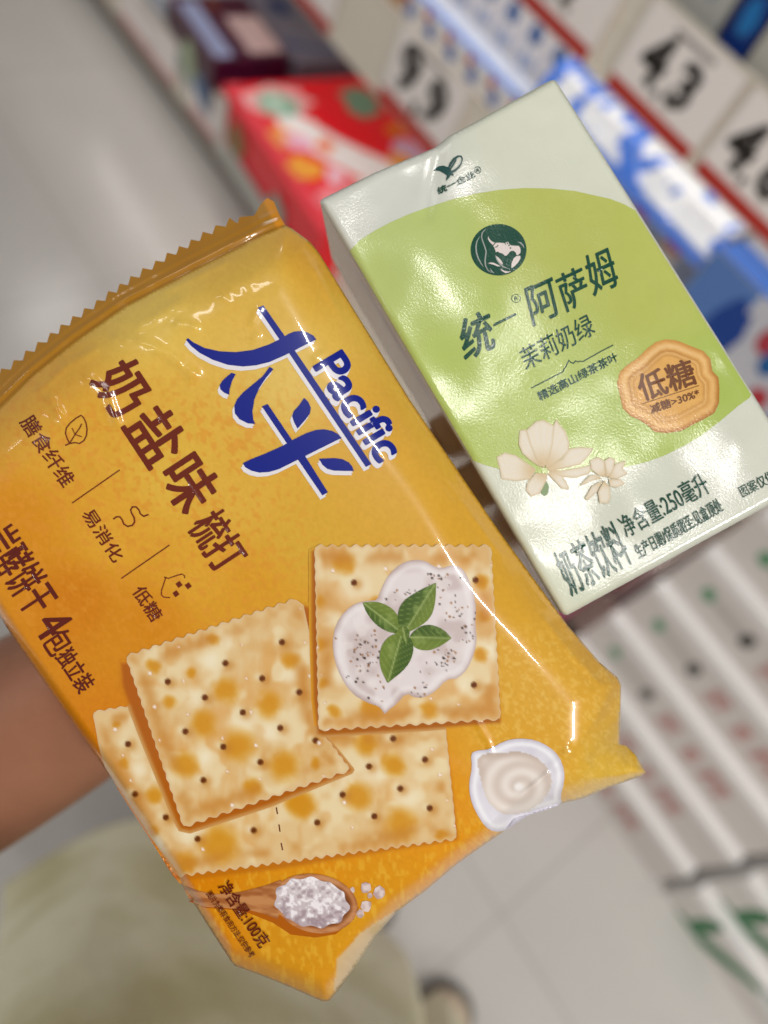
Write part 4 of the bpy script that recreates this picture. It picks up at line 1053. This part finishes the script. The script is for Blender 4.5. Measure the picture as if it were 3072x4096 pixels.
bm = bmesh.new(); add_text(bm, '统一企业', *zc(C5, (920, 1292), (1165, 1172), (906, 1248)), off=2.5)
ring = zc(C5, *[(1180 + 20 * math.cos(a), 1128 + 22 * math.sin(a)) for a in np.linspace(0, 2 * math.pi, 20, endpoint=False)])
tri_strip(bm, ring, 2.4, closed=True); add_text(bm, 'R', *zc(C5, (1174, 1142), (1192, 1134), (1170, 1122)), off=1, z=1)
lay('maker_lettering', bm, carton_depth, 0.00020, green, carton)

# wax seal badge
BAD = zc(C3, (1190, 148), (1250, 153), (1290, 168), (1330, 185), (1400, 212), (1440, 255), (1450, 320), (1485, 360), (1490, 420), (1488, 500), (1462, 556), (1400, 592), (1340, 622), (1280, 655), (1200, 667), (1130, 660), (1095, 625), (1040, 590), (1000, 575), (955, 530), (938, 450), (924, 390), (938, 330), (980, 290), (1040, 250), (1090, 200), (1140, 163))
INN = np.array(zc(C3, (1205, 400))[0])
def paint_badge(xy):
    de = nearest(xy, BAD)[0]; r = (xy - INN); L = np.linalg.norm(r, axis=1)
    c = mixc((222, 168, 92), (232, 180, 104), fnoise(xy, 30, 55))
    lit = (r @ np.array((-.6, -.8))) / (L + 1e-6)
    c = mixc(c, (170, 108, 44), .85 * np.exp(-(de / 14) ** 2) * (.75 - .35 * lit)); c = mixc(c, (240, 204, 150), .8 * np.exp(-((de - 26) / 10) ** 2) * (.65 + .3 * lit))
    c = mixc(c, (178, 122, 62), .75 * np.exp(-((de - 46) / 7) ** 2) * (.7 + .3 * lit)); c = mixc(c, (184, 130, 70), .6 * np.exp(-((de - 62) / 4) ** 2)); c = mixc(c, (240, 200, 140), .5 * np.exp(-((de - 54) / 4) ** 2))
    return c + 10 * (vnoise(xy, 6, 56)[:, None] - .5)
art('wax_seal_badge', BAD, 6, carton_depth, 0.00018, paint_badge, card_mat('badge_print', attr=True), carton)
bm = bmesh.new(); add_text(bm, '低糖', *zc(C3, (1068, 496), (1372, 392), (1020, 352)), off=5); tri_strip(bm, zc(C3, (1066, 504), (1376, 404)), 2.6, z=1)
add_text(bm, '减糖>30%*', *zc(C3, (1116, 562), (1384, 468), (1102, 512)), off=2)
lay('badge_lettering', bm, carton_depth, 0.00026, mat('brown_print', (112, 62, 20), .3), carton)

# jasmine flowers
PET = [([(185, 310), (230, 285), (290, 300), (340, 335), (400, 375), (370, 430), (290, 440), (212, 430), (205, 390)], (400, 380)), ([(580, 265), (640, 255), (712, 262), (690, 300), (640, 350), (560, 370), (470, 388), (450, 360), (540, 320)], (450, 375)),
       ([(460, 378), (540, 382), (640, 365), (705, 350), (690, 400), (620, 422), (570, 420), (500, 415)], (455, 385)), ([(400, 395), (352, 450), (345, 490), (372, 526), (420, 508), (455, 440), (462, 400)], (440, 390)), ([(458, 398), (500, 440), (540, 482), (582, 488), (568, 450), (540, 410), (490, 388)], (455, 390)),
       ([(310, 165), (340, 160), (370, 180), (400, 250), (420, 330), (430, 370), (370, 330), (325, 290), (305, 240)], (430, 370)), ([(510, 100), (525, 130), (560, 170), (580, 230), (578, 275), (540, 315), (480, 360), (450, 370), (470, 260), (490, 150)], (440, 370)), ([(345, 165), (400, 115), (440, 108), (470, 125), (500, 140), (490, 240), (470, 320), (440, 372), (400, 320), (365, 240)], (438, 372)),
       ([(690, 330), (735, 308), (770, 330), (780, 420), (740, 410), (700, 380)], (775, 425)), ([(770, 330), (800, 308), (832, 325), (815, 400), (782, 422)], (775, 425)), ([(832, 345), (888, 328), (870, 372), (900, 400), (840, 430), (790, 424)], (775, 425)), ([(795, 430), (860, 430), (885, 455), (840, 475), (800, 470)], (775, 425)),
       ([(770, 435), (800, 475), (805, 530), (790, 562), (745, 560), (735, 500)], (775, 425)), ([(762, 435), (730, 500), (680, 545), (664, 535), (690, 490), (700, 470)], (775, 425)), ([(762, 425), (700, 440), (632, 470), (660, 440), (690, 410), (720, 405)], (775, 425))]
fl_m = mat('petal_print', attr=True, rough=0.36, spec=0.3, bump=(2200, 0.18, 0.0002))
for i, (pl, ct) in enumerate(PET):
    cpt = np.array(zc(C4, ct)[0]); pz = zc(C4, *pl); ln = max(np.hypot(x - cpt[0], y - cpt[1]) for x, y in pz)
    def pp(xy, cpt=cpt, ln=ln, pz=pz, i=i):
        s = np.hypot(xy[:, 0] - cpt[0], xy[:, 1] - cpt[1]) / ln; de = nearest(xy, pz)[0]
        th = np.arctan2(xy[:, 1] - cpt[1], xy[:, 0] - cpt[0])
        c = mixc((206, 178, 132), (228, 220, 204), sstep(.0, .55, s)); c = mixc(c, (204, 182, 142), .8 * np.exp(-(de / 6) ** 2)); return mixc(c, (228, 214, 186), .35 * (.5 + .5 * np.sin(th * 30 + i)))
    art('jasmine_petal_picture', pz, 4, carton_depth, 0.00018 + 0.00002 * i, pp, fl_m, carton)
bm = bmesh.new(); tri_poly(bm, zc(C4, (457, 440), (470, 470), (465, 508), (446, 522), (426, 507), (430, 486))); lay('sepal_picture', bm, carton_depth, 0.00022, mat('leaf_green_print', (104, 134, 70), .3), carton)

# ------------------------------------------------------------------ the person: arm, hand behind the goods, skirt, shoes
def px(x, y, d): return campt(np.array([[x, y]], float), np.array([d]))[0]
skin = mat('warm_skin', (156, 106, 80), 0.5, sss=0.04, noise=((122, 76, 54), 22, .6), bump=(220, 0.12, 0.002))
PC = np.array((0.27, -0.13))
joints = []; edges = []; radii = []
def J(p, r, parent=None):
    joints.append(tuple(p)); radii.append(r)
    if parent is not None: edges.append((parent, len(joints) - 1))
    return len(joints) - 1
pel = J((PC[0], PC[1], 0.95), 0.115)
wa = J((PC[0], PC[1], 1.08), 0.095, pel); ch = J((PC[0], PC[1], 1.24), 0.10, wa); nk0 = J((PC[0], PC[1], 1.38), 0.065, ch); nk = J((PC[0], PC[1], 1.46), 0.05, nk0)
shl = J((PC[0] - 0.15, PC[1] - 0.02, 1.34), 0.052, nk0); shr = J((PC[0] + 0.15, PC[1] - 0.02, 1.34), 0.052, nk0)
elb_p = px(-1150, 3560, 0.268); wri_p = px(330, 2790, 0.262)
up = J((np.array(joints[shl]) * .5 + elb_p * .5), 0.044, shl); elb = J(elb_p, 0.040, up)
mid = J(elb_p * .5 + wri_p * .5, 0.043, elb); wri = J(wri_p, 0.033, mid)
pal = J(px(760, 2560, 0.246), 0.026, wri); pal2 = J(px(1150, 2380, 0.232), 0.024, pal)
hand = [((1450, 2050, .226), (1640, 1850, .226), (1760, 1720, .224)), ((1560, 2180, .224), (1780, 2020, .226), (1930, 1900, .225)), ((1600, 2340, .224), (1820, 2230, .225), (1960, 2150, .224)), ((1540, 2480, .222), (1700, 2440, .222), (1820, 2400, .220))]
for k, ch3 in enumerate(hand):
    pr = pal2
    for i, (a, b, d) in enumerate(ch3): pr = J(px(a, b, d), (.0095, .0088, .0072)[i], pr)
pr = pal
for i, (a, b, d) in enumerate(((820, 2280, .236), (900, 2080, .228), (980, 1940, .222))): pr = J(px(a, b, d), (.013, .0105, .0085)[i], pr)
rel = J((PC[0] + 0.20, PC[1] - 0.05, 1.10), 0.042, shr); rwr = J((PC[0] + 0.12, PC[1] + 0.12, 1.22), 0.030, rel); rhd = J((PC[0] + 0.03, PC[1] + 0.15, 1.33), 0.026, rwr)
for s, fy_ in ((-1, .17), (1, .12)):
    hip = J((PC[0] + s * .08, PC[1], .86), .085, pel); kn = J((PC[0] + s * .085, PC[1] + .06, .48), .055, hip)
    an = J((PC[0] + s * .088, PC[1] + fy_ + .05, .09), .036, kn); J((PC[0] + s * .09, PC[1] + fy_ + .16, .045), .030, an)
me = bpy.data.meshes.new('body'); me.from_pydata([], [], [])
person = thing('person', 'person in a long pale yellow-green skirt reaching in from the left with one bare arm', 'person', (PC[0], PC[1], 0))
off = np.array((PC[0], PC[1], 0))
me = bpy.data.meshes.new('body'); me.from_pydata([tuple(np.array(j) - off) for j in joints], edges, []); me.materials.append(skin)
body = bpy.data.objects.new('body', me); COL.objects.link(body); body.parent = person
sk = body.modifiers.new('skin', 'SKIN'); sk.use_smooth_shade = True
for v, r in zip(me.skin_vertices[0].data, radii): v.radius = (r, r)
me.skin_vertices[0].data[0].use_root = True
ss = body.modifiers.new('subsurf', 'SUBSURF'); ss.levels = 2; ss.render_levels = 2
# skirt: gathered cloth from waist to hem, in real folds
hemz = 0.50
hem_pts = [(-0.106, -0.101), (-0.095, -0.033), (-0.077, 0.027), (0.0, 0.10), (0.095, 0.172), (0.178, 0.19), (0.222, 0.165)]
hang = [math.atan2(y - PC[1], x - PC[0]) for x, y in hem_pts]; hrad = [math.hypot(x - PC[0], y - PC[1]) for x, y in hem_pts]
o_ = np.argsort(hang); hang = np.array(hang)[o_]; hrad = np.array(hrad)[o_]
NA, NZ = 220, 46
V = []; Fc = []
for j in range(NZ):
    t = j / (NZ - 1); z = 1.04 - (1.04 - hemz) * t
    for i in range(NA):
        a = 2 * math.pi * i / NA - math.pi
        rh = np.interp(a, hang, hrad, left=.33, right=.30)
        rr = .135 + (rh - .135) * t ** .85
        fold = .020 * math.sin(a * 5 + 1.3 * math.sin(a * 2) + t * 1.2) + .007 * math.sin(a * 13 + 1.2 + t * 2) + .010 * (math.sin(a * 3.0 + t * 9))
        rr += fold * t * (1.0 - .65 * t ** 3) + .012 * t
        z2 = z + .012 * math.sin(a * 5 + 1) * t
        V.append((PC[0] + rr * math.cos(a), PC[1] + rr * math.sin(a), z2))
for j in range(NZ - 1):
    for i in range(NA):
        a, b = j * NA + i, j * NA + (i + 1) % NA
        Fc.append((a, a + NA, b + NA, b))
cloth = mat('pale_print_cotton', (255, 250, 218), 0.85, noise=((190, 178, 96), 8.0, .75, .46, .74), bump=(60, .35, .01))
skirt = link_mesh('skirt', V, Fc, cloth, person, smooth=True)
so = skirt.modifiers.new('thickness', 'SOLIDIFY'); so.thickness = .002
V = []; Fc = []
for j in range(16):
    t = j / 15; z = 1.03 + .36 * t; rx = .155 + .03 * math.sin(t * 3.0); ry = .115 + .02 * math.sin(t * 3)
    if t > .8: rx -= (t - .8) * .45; ry -= (t - .8) * .25
    for i in range(48):
        a = 2 * math.pi * i / 48; V.append((PC[0] + rx * math.cos(a), PC[1] + ry * math.sin(a), z))
for j in range(15):
    for i in range(48):
        a, b = j * 48 + i, j * 48 + (i + 1) % 48; Fc.append((a, b, b + 48, a + 48))
top_o = link_mesh('sleeveless_top', V, Fc, mat('cream_cotton', (226, 220, 204), .85, bump=(60, .3, .006)), person, smooth=True)
# shoes
def shoe(cx_, heel_y, yaw, rgb_up, label=None):
    sole = []; upv = []; uf = []; n = 36
    pr = [(0.0, .030), (.06, .036), (.14, .040), (.19, .044), (.225, .040), (.245, .026), (.252, .006)]
    out = [(w, l) for l, w in pr] + [(-w, l) for l, w in pr[::-1]] + [(-.02, -.012), (.02, -.012)]
    cyaw, syaw = math.cos(yaw), math.sin(yaw)
    W = lambda x, y, z: (cx_ + x * cyaw - y * syaw, heel_y + x * syaw + y * cyaw, z)
    bm = bmesh.new()
    A = [bm.verts.new(W(x, y, .001)) for x, y in out]; B = [bm.verts.new(W(x, y, .024)) for x, y in out]
    m = len(out)
    for i in range(m): bm.faces.new((A[i], A[(i + 1) % m], B[(i + 1) % m], B[i]))
    bm.faces.new(A[::-1]); bm.faces.new(B); bmesh.ops.recalc_face_normals(bm, faces=bm.faces[:])
    s = bm_obj('shoe_sole', bm, mat('grey_rubber', (104, 100, 94), .6), person)
    V = []; Fs = []
    L = 15
    for i in range(L):
        l = i / (L - 1); y = -.006 + l * .240
        w = np.interp(y, [p[0] for p in pr], [p[1] for p in pr]) * (.93 if i < L - 1 else .5)
        h = .075 * (1 - l) ** .8 + .034 + (.004 * math.sin(l * 26))
        if i == L - 1: h = .018
        for k in range(15):
            a = math.pi * k / 14; V.append(W(w * math.cos(a), y, .0245 + h * math.sin(a) ** .75))
    for i in range(L - 1):
        for k in range(14):
            a = i * 15 + k; Fs.append((a, a + 1, a + 16, a + 15))
    Fs.append(list(range(15))[::-1]); Fs.append([(L - 1) * 15 + k for k in range(15)])
    u = link_mesh('shoe_upper', V, Fs, mat('shoe_canvas_%d' % rgb_up[0], rgb_up, .8, noise=((200, 180, 150), 40, .5), bump=(120, .3, .004)), person, smooth=True)
shoe(PC[0] + .094, .118, rad(-4), (226, 208, 182))
shoe(PC[0] - .085, .100, rad(2), (112, 106, 98))
